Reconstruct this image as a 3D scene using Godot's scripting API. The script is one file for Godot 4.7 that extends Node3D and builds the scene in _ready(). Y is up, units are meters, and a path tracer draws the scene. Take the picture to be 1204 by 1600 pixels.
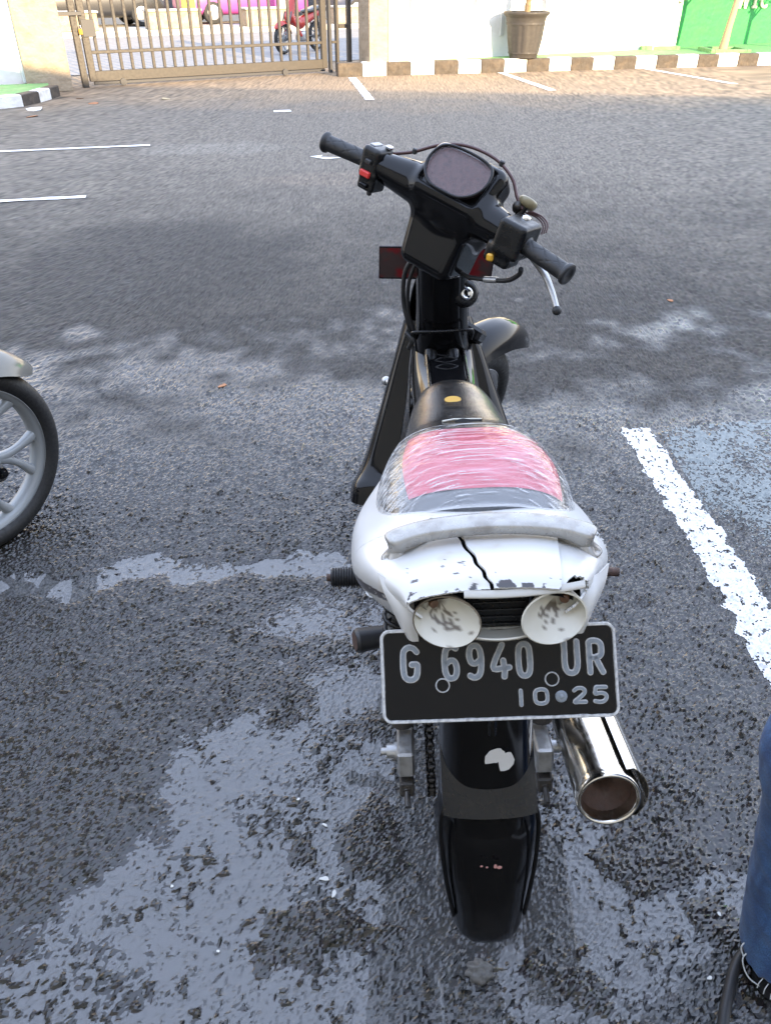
extends Node3D
# A parked black and white motorbike seen from behind on a wet asphalt yard.
# Units are metres. Forward (away from the camera) is -z; P(x, h, s) reads: right, height, forward.

const LIGHT_AZIMUTH := 33.0     # degrees to the right of straight behind the camera
const LIGHT_ELEVATION := 15.0
const EYE := 1.44

var mats := {}
var used_names := {}
var rng := RandomNumberGenerator.new()
var nf := {}                      # noise generators by name

# ------------------------------------------------------------------ mesh builder
class MB:
	var v := PackedVector3Array()
	var n := PackedVector3Array()
	var uv := PackedVector2Array()
	var col := PackedColorArray()
	var ix := PackedInt32Array()
	var xf := Transform3D.IDENTITY
	var tint := Color.WHITE
	var has_col := false

	func put(p: Vector3, nn: Vector3, t := Vector2.ZERO) -> int:
		v.append(xf * p)
		n.append((xf.basis * nn).normalized())
		uv.append(t)
		col.append(tint)
		return v.size() - 1

	func tri(a: Vector3, b: Vector3, c: Vector3) -> void:
		var nn := (c - a).cross(b - a).normalized()
		var i := put(a, nn)
		put(b, nn)
		put(c, nn)
		ix.append_array([i, i + 1, i + 2])

	func quad(a: Vector3, b: Vector3, c: Vector3, d: Vector3) -> void:
		var nn := (c - a).cross(b - a)
		if nn.length_squared() < 1e-20:
			nn = (d - a).cross(c - a)
		nn = nn.normalized()
		var i := put(a, nn, Vector2(0, 0))
		put(b, nn, Vector2(1, 0))
		put(c, nn, Vector2(1, 1))
		put(d, nn, Vector2(0, 1))
		ix.append_array([i, i + 1, i + 2, i, i + 2, i + 3])

	# smooth grid: rows of equal length; wrap closes each row
	func grid(rows: Array, wrap := false, mask = null, colour = null) -> void:
		var nv := rows.size()
		var nu: int = rows[0].size()
		var acc := PackedVector3Array()
		acc.resize(nu * nv)
		var cells := []
		var lim := nu if wrap else nu - 1
		for j in nv - 1:
			var r0: PackedVector3Array = rows[j]
			var r1: PackedVector3Array = rows[j + 1]
			for i in lim:
				var k := (i + 1) % nu
				var a := r0[i]
				var b := r0[k]
				var c := r1[k]
				var d := r1[i]
				var nn := (c - a).cross(b - a) + (d - a).cross(c - a)
				acc[j * nu + i] += nn
				acc[j * nu + k] += nn
				acc[(j + 1) * nu + k] += nn
				acc[(j + 1) * nu + i] += nn
				if mask != null and not mask.call((i + 0.5) / lim, (j + 0.5) / (nv - 1)):
					continue
				cells.append([j * nu + i, j * nu + k, (j + 1) * nu + k, (j + 1) * nu + i])
		var base := v.size()
		for j in nv:
			var r: PackedVector3Array = rows[j]
			for i in nu:
				if colour != null:
					tint = colour.call(float(i) / lim, float(j) / (nv - 1), r[i])
					has_col = true
				var an := acc[j * nu + i]
				put(r[i], an if an.length_squared() > 1e-24 else Vector3.UP, Vector2(float(i) / lim, float(j) / (nv - 1)))
		for q in cells:
			ix.append_array([base + q[0], base + q[1], base + q[2], base + q[0], base + q[2], base + q[3]])

	func fan(ring: PackedVector3Array, flip := false) -> void:
		var c := Vector3.ZERO
		for p in ring:
			c += p
		c /= ring.size()
		for i in ring.size():
			var a := ring[i]
			var b := ring[(i + 1) % ring.size()]
			if flip:
				tri(c, b, a)
			else:
				tri(c, a, b)

	func tube(path: Array, radius, segs := 10, caps := true, closed := false) -> void:
		var rows := []
		var m := path.size()
		var up := Vector3.UP
		for i in m:
			var a: Vector3 = path[(i - 1 + m) % m] if closed else path[maxi(i - 1, 0)]
			var b: Vector3 = path[(i + 1) % m] if closed else path[mini(i + 1, m - 1)]
			var t := (b - a).normalized()
			if i == 0 and absf(t.dot(up)) > 0.9:
				up = Vector3.RIGHT
			var x := t.cross(up)
			if x.length_squared() < 1e-8:
				x = t.cross(Vector3.BACK)
			x = x.normalized()
			var y := x.cross(t).normalized()
			up = y
			var r: float = radius if radius is float else radius[i]
			var ring := PackedVector3Array()
			for k in segs:
				var an := TAU * k / segs
				ring.append(path[i] + (x * cos(an) + y * sin(an)) * r)
			rows.append(ring)
		if closed:
			rows.append(rows[0])
		grid(rows, true)
		if caps and not closed:
			fan(rows[0], true)
			fan(rows[m - 1])

	# profile: [radius, along]; axis from origin
	func lathe(profile: Array, origin: Vector3, axis: Vector3, segs := 24, ripple = null) -> void:
		axis = axis.normalized()
		var x := axis.cross(Vector3.UP)
		if x.length_squared() < 1e-4:
			x = axis.cross(Vector3.RIGHT)
		x = x.normalized()
		var y := x.cross(axis)
		var rows := []
		for q in profile:
			var ring := PackedVector3Array()
			for k in segs:
				var an := TAU * k / segs
				var r: float = q[0]
				if ripple != null:
					r += ripple.call(an, q[1], q[0])
				ring.append(origin + axis * q[1] + (x * cos(an) + y * sin(an)) * r)
			rows.append(ring)
		grid(rows, true)

	# hard-edged lathe: every segment its own smooth band
	func lathe_hard(profile: Array, origin: Vector3, axis: Vector3, segs := 24) -> void:
		for i in profile.size() - 1:
			lathe([profile[i], profile[i + 1]], origin, axis, segs)

	# box with chamfered edges; size is full size
	func box(at: Vector3, size: Vector3, turn := Basis.IDENTITY, bevel := 0.0) -> void:
		var h := size * 0.5
		var b: float = minf(bevel, minf(h.x, minf(h.y, h.z)) * 0.9)
		var old := xf
		xf = xf * Transform3D(turn, at)
		if b <= 0.0:
			_face(Vector3(h.x, 0, 0), Vector3(0, 0, -h.z), Vector3(0, h.y, 0))
			_face(Vector3(-h.x, 0, 0), Vector3(0, 0, h.z), Vector3(0, h.y, 0))
			_face(Vector3(0, h.y, 0), Vector3(h.x, 0, 0), Vector3(0, 0, -h.z))
			_face(Vector3(0, -h.y, 0), Vector3(h.x, 0, 0), Vector3(0, 0, h.z))
			_face(Vector3(0, 0, h.z), Vector3(h.x, 0, 0), Vector3(0, h.y, 0))
			_face(Vector3(0, 0, -h.z), Vector3(-h.x, 0, 0), Vector3(0, h.y, 0))
		else:
			var i := h - Vector3(b, b, b)
			for ax in 3:
				for sg in [-1.0, 1.0]:
					var o := Vector3.ZERO
					o[ax] = h[ax] * sg
					var u := Vector3.ZERO
					var w := Vector3.ZERO
					u[(ax + 1) % 3] = i[(ax + 1) % 3]
					w[(ax + 2) % 3] = i[(ax + 2) % 3] * sg
					_face(o, u, w)
			for ax in 3:
				var p := (ax + 1) % 3
				var q := (ax + 2) % 3
				for s1 in [-1.0, 1.0]:
					for s2 in [-1.0, 1.0]:
						var a := Vector3.ZERO
						a[p] = h[p] * s1
						a[q] = i[q] * s2
						var c := Vector3.ZERO
						c[p] = i[p] * s1
						c[q] = h[q] * s2
						var e := Vector3.ZERO
						e[ax] = i[ax]
						var out := Vector3.ZERO
						out[p] = s1
						out[q] = s2
						_oriented([a - e, a + e, c + e, c - e], out)
			for s1 in [-1.0, 1.0]:
				for s2 in [-1.0, 1.0]:
					for s3 in [-1.0, 1.0]:
						var k := Vector3(s1, s2, s3)
						_oriented([Vector3(h.x * s1, i.y * s2, i.z * s3), Vector3(i.x * s1, h.y * s2, i.z * s3), Vector3(i.x * s1, i.y * s2, h.z * s3)], k)
		xf = old

	func _face(o: Vector3, u: Vector3, w: Vector3) -> void:
		_oriented([o - u - w, o + u - w, o + u + w, o - u + w], o)

	func _oriented(p: Array, out: Vector3) -> void:
		var nn: Vector3 = (p[2] - p[0]).cross(p[1] - p[0])
		if nn.dot(out) < 0.0:
			p.reverse()
		if p.size() == 3:
			tri(p[0], p[1], p[2])
		else:
			quad(p[0], p[1], p[2], p[3])

	# flat polygon (x, y) extruded along z of the given transform, edges chamfered
	func prism(poly: PackedVector2Array, depth: float, at := Transform3D.IDENTITY, bevel := 0.0) -> void:
		var old := xf
		xf = xf * at
		if Geometry2D.is_polygon_clockwise(poly):
			poly.reverse()
		var inner := poly
		if bevel > 0.0:
			var off := Geometry2D.offset_polygon(poly, -bevel)
			if off.size() == 1 and off[0].size() == poly.size():
				inner = off[0]
				# start at the nearest corner
				var best := 0
				for k in inner.size():
					if inner[k].distance_squared_to(poly[0]) < inner[best].distance_squared_to(poly[0]):
						best = k
				var turned := PackedVector2Array()
				for k in inner.size():
					turned.append(inner[(k + best) % inner.size()])
				inner = turned
			else:
				bevel = 0.0
		var ids := Geometry2D.triangulate_polygon(inner)
		for s in [1.0, -1.0]:
			for k in range(0, ids.size(), 3):
				var a := Vector3(inner[ids[k]].x, inner[ids[k]].y, s * depth * 0.5)
				var b := Vector3(inner[ids[k + 1]].x, inner[ids[k + 1]].y, s * depth * 0.5)
				var c := Vector3(inner[ids[k + 2]].x, inner[ids[k + 2]].y, s * depth * 0.5)
				_oriented([a, b, c], Vector3(0, 0, s))
		for k in poly.size():
			var p := poly[k]
			var q := poly[(k + 1) % poly.size()]
			var out := Vector3(q.y - p.y, p.x - q.x, 0)
			var z := depth * 0.5 - bevel
			_oriented([Vector3(p.x, p.y, -z), Vector3(q.x, q.y, -z), Vector3(q.x, q.y, z), Vector3(p.x, p.y, z)], out)
			if bevel > 0.0:
				var pi := inner[k]
				var qi := inner[(k + 1) % poly.size()]
				for s in [1.0, -1.0]:
					_oriented([Vector3(p.x, p.y, z * s), Vector3(q.x, q.y, z * s), Vector3(qi.x, qi.y, depth * 0.5 * s), Vector3(pi.x, pi.y, depth * 0.5 * s)], out.normalized() + Vector3(0, 0, s))
		xf = old

	# raised stroke in the plane of the given transform
	func stroke(pts: PackedVector2Array, w0: float, w1: float, z0: float, z1: float, at: Transform3D, closed := false) -> void:
		var m := pts.size()
		var l0 := PackedVector3Array()
		var l1 := PackedVector3Array()
		var r1 := PackedVector3Array()
		var r0 := PackedVector3Array()
		for i in m:
			var a := pts[(i - 1 + m) % m] if closed else pts[maxi(i - 1, 0)]
			var b := pts[(i + 1) % m] if closed else pts[mini(i + 1, m - 1)]
			var t := (b - a).normalized()
			var side := Vector2(-t.y, t.x)
			l0.append(at * Vector3(pts[i].x + side.x * w0, pts[i].y + side.y * w0, z0))
			l1.append(at * Vector3(pts[i].x + side.x * w1, pts[i].y + side.y * w1, z1))
			r1.append(at * Vector3(pts[i].x - side.x * w1, pts[i].y - side.y * w1, z1))
			r0.append(at * Vector3(pts[i].x - side.x * w0, pts[i].y - side.y * w0, z0))
		for pair in [[l0, l1], [l1, r1], [r1, r0]]:
			var rows := [pair[0].duplicate(), pair[1].duplicate()]
			if closed:
				rows[0].append(pair[0][0])
				rows[1].append(pair[1][0])
			grid(rows)
		if not closed:
			for e in [0, m - 1]:
				var t := (pts[1] - pts[0]).normalized() * -1.0 if e == 0 else (pts[m - 1] - pts[m - 2]).normalized()
				var top := PackedVector3Array()
				var low := PackedVector3Array()
				for k in 7:
					var d := t.rotated(-PI / 2 + PI * k / 6)
					top.append(at * Vector3(pts[e].x + d.x * w1, pts[e].y + d.y * w1, z1))
					low.append(at * Vector3(pts[e].x + d.x * w0, pts[e].y + d.y * w0, z0))
				grid([low, top])
				fan(top)

	func mesh() -> ArrayMesh:
		var a := []
		a.resize(Mesh.ARRAY_MAX)
		a[Mesh.ARRAY_VERTEX] = v
		a[Mesh.ARRAY_NORMAL] = n
		a[Mesh.ARRAY_TEX_UV] = uv
		if has_col:
			a[Mesh.ARRAY_COLOR] = col
		a[Mesh.ARRAY_INDEX] = ix
		var m := ArrayMesh.new()
		m.add_surface_from_arrays(Mesh.PRIMITIVE_TRIANGLES, a)
		return m

# ------------------------------------------------------------------ shape helpers
func P(x: float, h: float, s: float) -> Vector3:
	return Vector3(x, h, -s)

func cr(a: Vector3, b: Vector3, c: Vector3, d: Vector3, t: float) -> Vector3:
	return 0.5 * (2.0 * b + (c - a) * t + (2.0 * a - 5.0 * b + 4.0 * c - d) * t * t + (3.0 * b - a - 3.0 * c + d) * t * t * t)

func spline(pts: Array, steps: int, closed := false) -> PackedVector3Array:
	var out := PackedVector3Array()
	var m := pts.size()
	var segs := m if closed else m - 1
	for i in segs:
		var a: Vector3 = pts[(i - 1 + m) % m] if closed else (pts[i - 1] if i > 0 else 2.0 * pts[0] - pts[1])
		var d: Vector3 = pts[(i + 2) % m] if closed else (pts[i + 2] if i + 2 < m else 2.0 * pts[m - 1] - pts[m - 2])
		for k in steps:
			out.append(cr(a, pts[i], pts[(i + 1) % m], d, float(k) / steps))
	if not closed:
		out.append(pts[m - 1])
	return out

func spline2(pts: Array, steps: int, closed := false) -> PackedVector2Array:
	var p3 := []
	for p in pts:
		p3.append(Vector3(p.x, p.y, 0))
	var out := PackedVector2Array()
	for p in spline(p3, steps, closed):
		out.append(Vector2(p.x, p.y))
	return out

# smooth surface through a net of control points -> rows
func net_rows(net: Array, su: int, sv: int, wrap := false) -> Array:
	var fine := []
	for row in net:
		fine.append(spline(row, su, wrap))
	var nu: int = fine[0].size()
	var cols := []
	for i in nu:
		var c := []
		for r in fine:
			c.append(r[i])
		cols.append(spline(c, sv))
	var rows := []
	for j in cols[0].size():
		var r := PackedVector3Array()
		for i in nu:
			r.append(cols[i][j])
		rows.append(r)
	return rows

# rows moved along their own normals
func offset_rows(rows: Array, by, wrap := false) -> Array:
	var out := []
	var nv := rows.size()
	var nu: int = rows[0].size()
	for j in nv:
		var r := PackedVector3Array()
		for i in nu:
			var l: Vector3 = rows[j][(i - 1 + nu) % nu] if wrap else rows[j][maxi(i - 1, 0)]
			var e: Vector3 = rows[j][(i + 1) % nu] if wrap else rows[j][mini(i + 1, nu - 1)]
			var u: Vector3 = rows[maxi(j - 1, 0)][i]
			var d: Vector3 = rows[mini(j + 1, nv - 1)][i]
			var nn := (d - u).cross(e - l).normalized()
			var k: float = by if by is float else by.call(float(i) / (nu - 1), float(j) / (nv - 1))
			r.append(rows[j][i] + nn * k)
		out.append(r)
	return out

# a sheet with thickness: outer rows, inner rows, rims round the border
func shell(mb: MB, rows: Array, thick: float, colour = null, mask = null) -> void:
	var inner := offset_rows(rows, -thick)
	mb.grid(rows, false, mask, colour)
	var back := []
	for r in inner:
		var q: PackedVector3Array = r.duplicate()
		back.append(q)
	back.reverse()
	var m2 = null
	if mask != null:
		m2 = func(u, w): return mask.call(u, 1.0 - w)
	mb.tint = Color.WHITE if colour == null else colour.call(0.03, 0.4, rows[0][0])
	mb.grid(back, false, m2)
	if mask == null:
		var nv := rows.size()
		var nu: int = rows[0].size()
		var a := [PackedVector3Array(), PackedVector3Array()]
		var b := [PackedVector3Array(), PackedVector3Array()]
		for j in nv:
			a[0].append(rows[j][0])
			a[1].append(inner[j][0])
			b[0].append(rows[j][nu - 1])
			b[1].append(inner[j][nu - 1])
		mb.grid(a)
		mb.grid(b)
		mb.grid([rows[0], inner[0]])
		mb.grid([rows[nv - 1], inner[nv - 1]])

func se_ring(at: Vector3, ax: Vector3, ay: Vector3, e := 2.0, segs := 24) -> PackedVector3Array:
	var out := PackedVector3Array()
	for k in segs:
		var t := TAU * k / segs
		var c := cos(t)
		var s := sin(t)
		out.append(at + ax * signf(c) * pow(absf(c), 2.0 / e) + ay * signf(s) * pow(absf(s), 2.0 / e))
	return out

func loft(mb: MB, rings: Array, steps := 4, caps := true) -> void:
	var nu: int = rings[0].size()
	var cols := []
	for i in nu:
		var c := []
		for r in rings:
			c.append(r[i])
		cols.append(spline(c, steps))
	var rows := []
	for j in cols[0].size():
		var r := PackedVector3Array()
		for i in nu:
			r.append(cols[i][j])
		rows.append(r)
	mb.grid(rows, true)
	if caps:
		mb.fan(rows[0], true)
		mb.fan(rows[rows.size() - 1])

func smin(a: float, b: float, k: float) -> float:
	var h := maxf(k - absf(a - b), 0.0) / k
	return minf(a, b) - h * h * k * 0.25

func sd_cap(p: Vector3, a: Vector3, b: Vector3, ra: float, rb: float) -> float:
	var ab := b - a
	var t := clampf((p - a).dot(ab) / ab.length_squared(), 0.0, 1.0)
	return p.distance_to(a + ab * t) - lerpf(ra, rb, t)

func sd_ell(p: Vector3, c: Vector3, r: Vector3) -> float:
	var q := (p - c) / r
	var k0 := q.length()
	var k1 := (q / r).length()
	return k0 * (k0 - 1.0) / maxf(k1, 1e-6)

func sd_box(p: Vector3, h: Vector3, r: float) -> float:
	var q := p.abs() - h + Vector3(r, r, r)
	return Vector3(maxf(q.x, 0), maxf(q.y, 0), maxf(q.z, 0)).length() + minf(maxf(q.x, maxf(q.y, q.z)), 0.0) - r

# surface nets of a signed distance; blocks far from the surface are skipped
func sdf(mb: MB, f: Callable, lo: Vector3, hi: Vector3, cell: float) -> void:
	var nx := int(ceil((hi.x - lo.x) / cell)) + 1
	var ny := int(ceil((hi.y - lo.y) / cell)) + 1
	var nz := int(ceil((hi.z - lo.z) / cell)) + 1
	var d := PackedFloat32Array()
	d.resize(nx * ny * nz)
	d.fill(1e3)
	const B := 6
	var reach := cell * B * 0.9 + cell * 2.0
	for bz in range(0, nz, B):
		for by in range(0, ny, B):
			for bx in range(0, nx, B):
				var mid: float = f.call(lo + Vector3(bx + B * 0.5, by + B * 0.5, bz + B * 0.5) * cell)
				if absf(mid) > reach * 1.5:
					if mid < 0.0:
						for z in range(bz, mini(bz + B, nz)):
							for y in range(by, mini(by + B, ny)):
								for x in range(bx, mini(bx + B, nx)):
									d[(z * ny + y) * nx + x] = mid
					continue
				for z in range(bz, mini(bz + B, nz)):
					for y in range(by, mini(by + B, ny)):
						for x in range(bx, mini(bx + B, nx)):
							d[(z * ny + y) * nx + x] = f.call(lo + Vector3(x, y, z) * cell)
	var id := PackedInt32Array()
	id.resize(nx * ny * nz)
	id.fill(-1)
	var pts := PackedVector3Array()
	var sx := 1
	var sy := nx
	var sz := nx * ny
	for z in nz - 1:
		for y in ny - 1:
			for x in nx - 1:
				var o := (z * ny + y) * nx + x
				var c := [d[o], d[o + sx], d[o + sy], d[o + sx + sy], d[o + sz], d[o + sx + sz], d[o + sy + sz], d[o + sx + sy + sz]]
				var neg := 0
				for q in c:
					if q < 0.0:
						neg += 1
				if neg == 0 or neg == 8:
					continue
				var sum := Vector3.ZERO
				var cnt := 0
				for e in [[0, 1], [2, 3], [4, 5], [6, 7], [0, 2], [1, 3], [4, 6], [5, 7], [0, 4], [1, 5], [2, 6], [3, 7]]:
					var a: float = c[e[0]]
					var b: float = c[e[1]]
					if (a < 0.0) == (b < 0.0):
						continue
					var t := a / (a - b)
					var pa := Vector3(e[0] & 1, (e[0] >> 1) & 1, e[0] >> 2)
					var pb := Vector3(e[1] & 1, (e[1] >> 1) & 1, e[1] >> 2)
					sum += pa.lerp(pb, t)
					cnt += 1
				id[o] = pts.size()
				pts.append(lo + (Vector3(x, y, z) + sum / cnt) * cell)
	var base := mb.v.size()
	for p in pts:
		var e := cell * 0.6
		var g := Vector3(f.call(p + Vector3(e, 0, 0)) - f.call(p - Vector3(e, 0, 0)), f.call(p + Vector3(0, e, 0)) - f.call(p - Vector3(0, e, 0)), f.call(p + Vector3(0, 0, e)) - f.call(p - Vector3(0, 0, e)))
		mb.put(p, g.normalized(), Vector2(p.x, p.y))
	for z in range(1, nz - 1):
		for y in range(1, ny - 1):
			for x in range(1, nx - 1):
				var o := (z * ny + y) * nx + x
				var a := d[o]
				for ax in 3:
					var st: int = [sx, sy, sz][ax]
					var b := d[o + st]
					if (a < 0.0) == (b < 0.0):
						continue
					var u: int = [sy, sz, sx][ax]
					var w: int = [sz, sx, sy][ax]
					var q := [id[o - u - w], id[o - w], id[o], id[o - u]]
					if q.min() < 0:
						continue
					if a < 0.0:
						mb.ix.append_array([base + q[0], base + q[2], base + q[1], base + q[0], base + q[3], base + q[2]])
					else:
						mb.ix.append_array([base + q[0], base + q[1], base + q[2], base + q[0], base + q[2], base + q[3]])

# ------------------------------------------------------------------ objects and names
func numbered(called: String) -> String:
	var k: int = used_names.get(called, 0)
	used_names[called] = k + 1
	return called if k == 0 else "%s_%03d" % [called, k]

func meta(o: Node, label := "", category := "", group := "", kind := "") -> Node:
	if label: o.set_meta("label", label)
	if category: o.set_meta("category", category)
	if group: o.set_meta("group", group)
	if kind: o.set_meta("kind", kind)
	return o

func thing(called: String, label: String, category: String, at := Vector3.ZERO, turn := 0.0, group := "") -> Node3D:
	var o := Node3D.new()
	o.name = numbered(called)
	add_child(o)
	o.position = at
	o.rotation.y = turn
	meta(o, label, category, group)
	return o

func part(called: String, mb: MB, m: Material, parent: Node, label := "") -> MeshInstance3D:
	var o := MeshInstance3D.new()
	o.name = called
	o.mesh = mb.mesh()
	o.material_override = m
	parent.add_child(o, true)
	if label:
		o.set_meta("label", label)
	return o

func solo(called: String, mb: MB, m: Material, label: String, category: String, group := "") -> MeshInstance3D:
	var o := part(numbered(called), mb, m, self)
	meta(o, label, category, group)
	return o

func struct(called: String, mb: MB, m: Material) -> MeshInstance3D:
	var o := part(numbered(called), mb, m, self)
	o.set_meta("kind", "structure")
	return o

func twin(o: Node, label := "", group := "") -> Node:
	var c := o.duplicate()
	var called := String(o.name)
	if called.length() > 4 and called[called.length() - 4] == "_" and called.right(3).is_valid_int():
		called = called.left(-4)
	c.name = numbered(called)
	add_child(c)
	if label: c.set_meta("label", label)
	if group: c.set_meta("group", group)
	return c

# ------------------------------------------------------------------ materials
func lin(r: float, g: float, b: float, a := 1.0) -> Color:
	return Color(r, g, b, a).linear_to_srgb()

func mat(called: String, c: Color, rough := 0.6, metal := 0.0, spec := 0.5) -> StandardMaterial3D:
	if mats.has(called):
		return mats[called]
	var m := StandardMaterial3D.new()
	m.resource_name = called
	m.albedo_color = c
	m.roughness = rough
	m.metallic = metal
	m.metallic_specular = spec
	m.cull_mode = BaseMaterial3D.CULL_DISABLED
	mats[called] = m
	return m

func noise(called: String, freq: float, kind := FastNoiseLite.TYPE_SIMPLEX_SMOOTH, octaves := 1) -> FastNoiseLite:
	if nf.has(called):
		return nf[called]
	var n := FastNoiseLite.new()
	n.seed = called.hash() % 10000
	n.noise_type = kind
	n.frequency = freq
	n.fractal_type = FastNoiseLite.FRACTAL_FBM if octaves > 1 else FastNoiseLite.FRACTAL_NONE
	n.fractal_octaves = octaves
	nf[called] = n
	return n

# a seamless tile of noise as a texture: colour ramp through the given stops
func noise_tex(called: String, size: int, freq: float, stops: Array, octaves := 4, kind := FastNoiseLite.TYPE_SIMPLEX_SMOOTH, bump := 0.0) -> NoiseTexture2D:
	var t := NoiseTexture2D.new()
	t.width = size
	t.height = size
	t.seamless = true
	t.noise = noise("tex_" + called, freq, kind, octaves)
	if bump > 0.0:
		t.as_normal_map = true
		t.bump_strength = bump
	elif stops.size():
		var g := Gradient.new()
		var off := PackedFloat32Array()
		var cols := PackedColorArray()
		for s in stops:
			off.append(s[0])
			cols.append(s[1])
		g.offsets = off
		g.colors = cols
		t.color_ramp = g
	return t

# dirt, scuffs and grain: a colour texture and a roughness texture laid on all three planes
func weathered(m: StandardMaterial3D, scale: float, dark: Color, rough_lo: float, rough_hi: float, called: String, octaves := 5, bump := 0.0) -> StandardMaterial3D:
	m.uv1_triplanar = true
	m.uv1_scale = Vector3.ONE * scale
	var base := m.albedo_color
	m.albedo_texture = noise_tex(called, 256, 0.02, [[0.0, dark], [0.42, base.lerp(dark, 0.25)], [0.6, base], [1.0, base]], octaves)
	m.albedo_color = Color.WHITE
	m.roughness = 1.0
	m.roughness_texture = noise_tex(called + "_r", 256, 0.03, [[0.2, Color(rough_lo, rough_lo, rough_lo)], [0.8, Color(rough_hi, rough_hi, rough_hi)]], 4)
	if bump > 0.0:
		m.normal_enabled = true
		m.normal_texture = noise_tex(called + "_n", 256, 0.06, [], 3, FastNoiseLite.TYPE_SIMPLEX_SMOOTH, 4.0)
		m.normal_scale = bump
	return m


# ------------------------------------------------------------------ the asphalt yard
var stream := [Vector2(-1.12, 1.66), Vector2(-0.95, 1.70), Vector2(-0.7, 1.74), Vector2(-0.5, 1.765), Vector2(-0.25, 1.80), Vector2(0.02, 1.81)]

func left_edge(d: float) -> float:
	var t := [[0.3, -1.0], [0.55, -0.82], [0.75, -0.64], [0.9, -0.55], [1.05, -0.5], [1.3, -0.42], [1.6, -0.38], [2.2, -0.38]]
	for i in t.size() - 1:
		if d < t[i + 1][0]:
			return lerpf(t[i][1], t[i + 1][1], clampf((d - t[i][0]) / (t[i + 1][0] - t[i][0]), 0, 1))
	return -0.38

func blob(x: float, d: float, cx: float, cd: float, rx: float, rd: float) -> float:
	var q := Vector2((x - cx) / rx, (d - cd) / rd).length()
	return 1.0 - smoothstep(0.6, 1.25, q)

# how much standing water there is: 0 none, 1 under water
func pool(x: float, d: float) -> float:
	if d > 2.6 or absf(x) > 2.2:
		return 0.0
	var wx = x + 0.06 * nf.warp.get_noise_2d(x * 3.0, d * 3.0) + 0.02 * nf.warp.get_noise_2d(x * 11.0, d * 11.0)
	var wd = d + 0.06 * nf.warp.get_noise_2d(d * 3.0 + 40.0, x * 3.0) + 0.02 * nf.warp.get_noise_2d(d * 11.0 + 9.0, x * 11.0)
	var p := smoothstep(-0.07, 0.09, wx - left_edge(wd)) * (1.0 - smoothstep(1.25, 1.62, wd))
	p *= 1.0 - 0.75 * smoothstep(0.28, 0.55, wx) * smoothstep(0.82, 1.02, wd)
	p *= 1.0 - 0.85 * smoothstep(0.70, 0.85, wx)
	p = maxf(p, blob(wx, wd, -0.12, 1.55, 0.26, 0.16) * 0.9)
	for q in [[-0.08, 0.70, 0.10, 0.05, 0.9], [0.55, 0.93, 0.13, 0.10, 1.0], [0.46, 0.86, 0.07, 0.05, 0.8], [-0.02, 0.93, 0.08, 0.07, 0.7], [-0.25, 1.25, 0.05, 0.10, 0.6], [-0.36, 1.30, 0.10, 0.12, 0.45], [0.0, 1.20, 0.07, 0.06, 0.7], [-0.20, 0.86, 0.04, 0.05, 0.6], [0.30, 0.62, 0.05, 0.03, 0.5], [0.62, 0.70, 0.06, 0.09, 0.7]]:
		p -= blob(wx, wd, q[0], q[1], q[2], q[3]) * q[4]
	var s := 9.0
	for i in stream.size() - 1:
		var c := Geometry2D.get_closest_point_to_segment(Vector2(wx, wd), stream[i], stream[i + 1])
		s = minf(s, c.distance_to(Vector2(wx, wd)))
	p = maxf(p, (1.0 - smoothstep(0.025, 0.075, s)) * 1.05)
	p = maxf(p, blob(wx, wd, -0.98, 1.69, 0.17, 0.07) * 1.15)
	return clampf(p, 0.0, 1.15)

func ground_y(x: float, d: float, p: float, step: float) -> float:
	var calm := clampf(1.0 - (d - 3.2) / 6.0, 0.0, 1.0) * clampf(1.0 - (absf(x) - 4.0) / 3.0, 0.0, 1.0)
	if calm <= 0.0 or d < -1.5:
		return 0.003
	var a = nf.grit.get_noise_2d(x, d)
	var b = nf.stone.get_noise_2d(x, d)
	var c = nf.lump.get_noise_2d(x, d)
	var e = nf.dip.get_noise_2d(x, d)
	var fine := clampf(1.6 - step / 0.012, 0.25, 1.0)
	var rough := lerpf(1.0, 0.62, minf(p, 1.0))
	var y := lerpf(0.0050, -0.0010, minf(p, 1.1))
	y += nf.sand.get_noise_2d(x, d) * minf(0.0012 + step * 0.07, 0.0036) * clampf(1.45 - d * 0.15, 0.35, 1.0) * lerpf(1.0, 0.5, minf(p, 1.0))
	y += (a * 0.0017 * fine + maxf(b, -0.35) * 0.0024 + c * 0.0022) * rough + e * 0.0016
	if d < 3.0:
		var clump := smoothstep(-0.15, 0.45, nf.clump.get_noise_2d(x, d))
		y += maxf(nf.bump.get_noise_2d(x, d) - 0.30, 0.0) * 0.011 * clump + maxf(nf.pebble.get_noise_2d(x, d) - 0.45, 0.0) * 0.010 * clump
	return lerpf(0.003, y, calm)

func wetness(x: float, d: float) -> float:
	var far = d + 0.9 * nf.patch.get_noise_2d(x * 0.55, d) + 0.6 * nf.patch.get_noise_2d(x * 1.8 + 30.0, d * 2.2) + 0.7 * nf.patch.get_noise_2d(x * 5.0 + 70.0, d * 4.0) * smoothstep(2.0, 3.5, d)
	var w := 1.0 - smoothstep(1.9, 7.6, far)
	w = maxf(w, 0.75 * blob(x + nf.patch.get_noise_2d(x * 2.0, d * 2.0) * 0.5, d, -1.4, 4.6, 1.1, 1.2))
	w = maxf(w, 0.6 * blob(x + nf.patch.get_noise_2d(x * 2.0, d * 2.0) * 0.5, d, -0.6, 3.6, 1.0, 0.8))
	return clampf(w, 0.0, 1.0)

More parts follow.
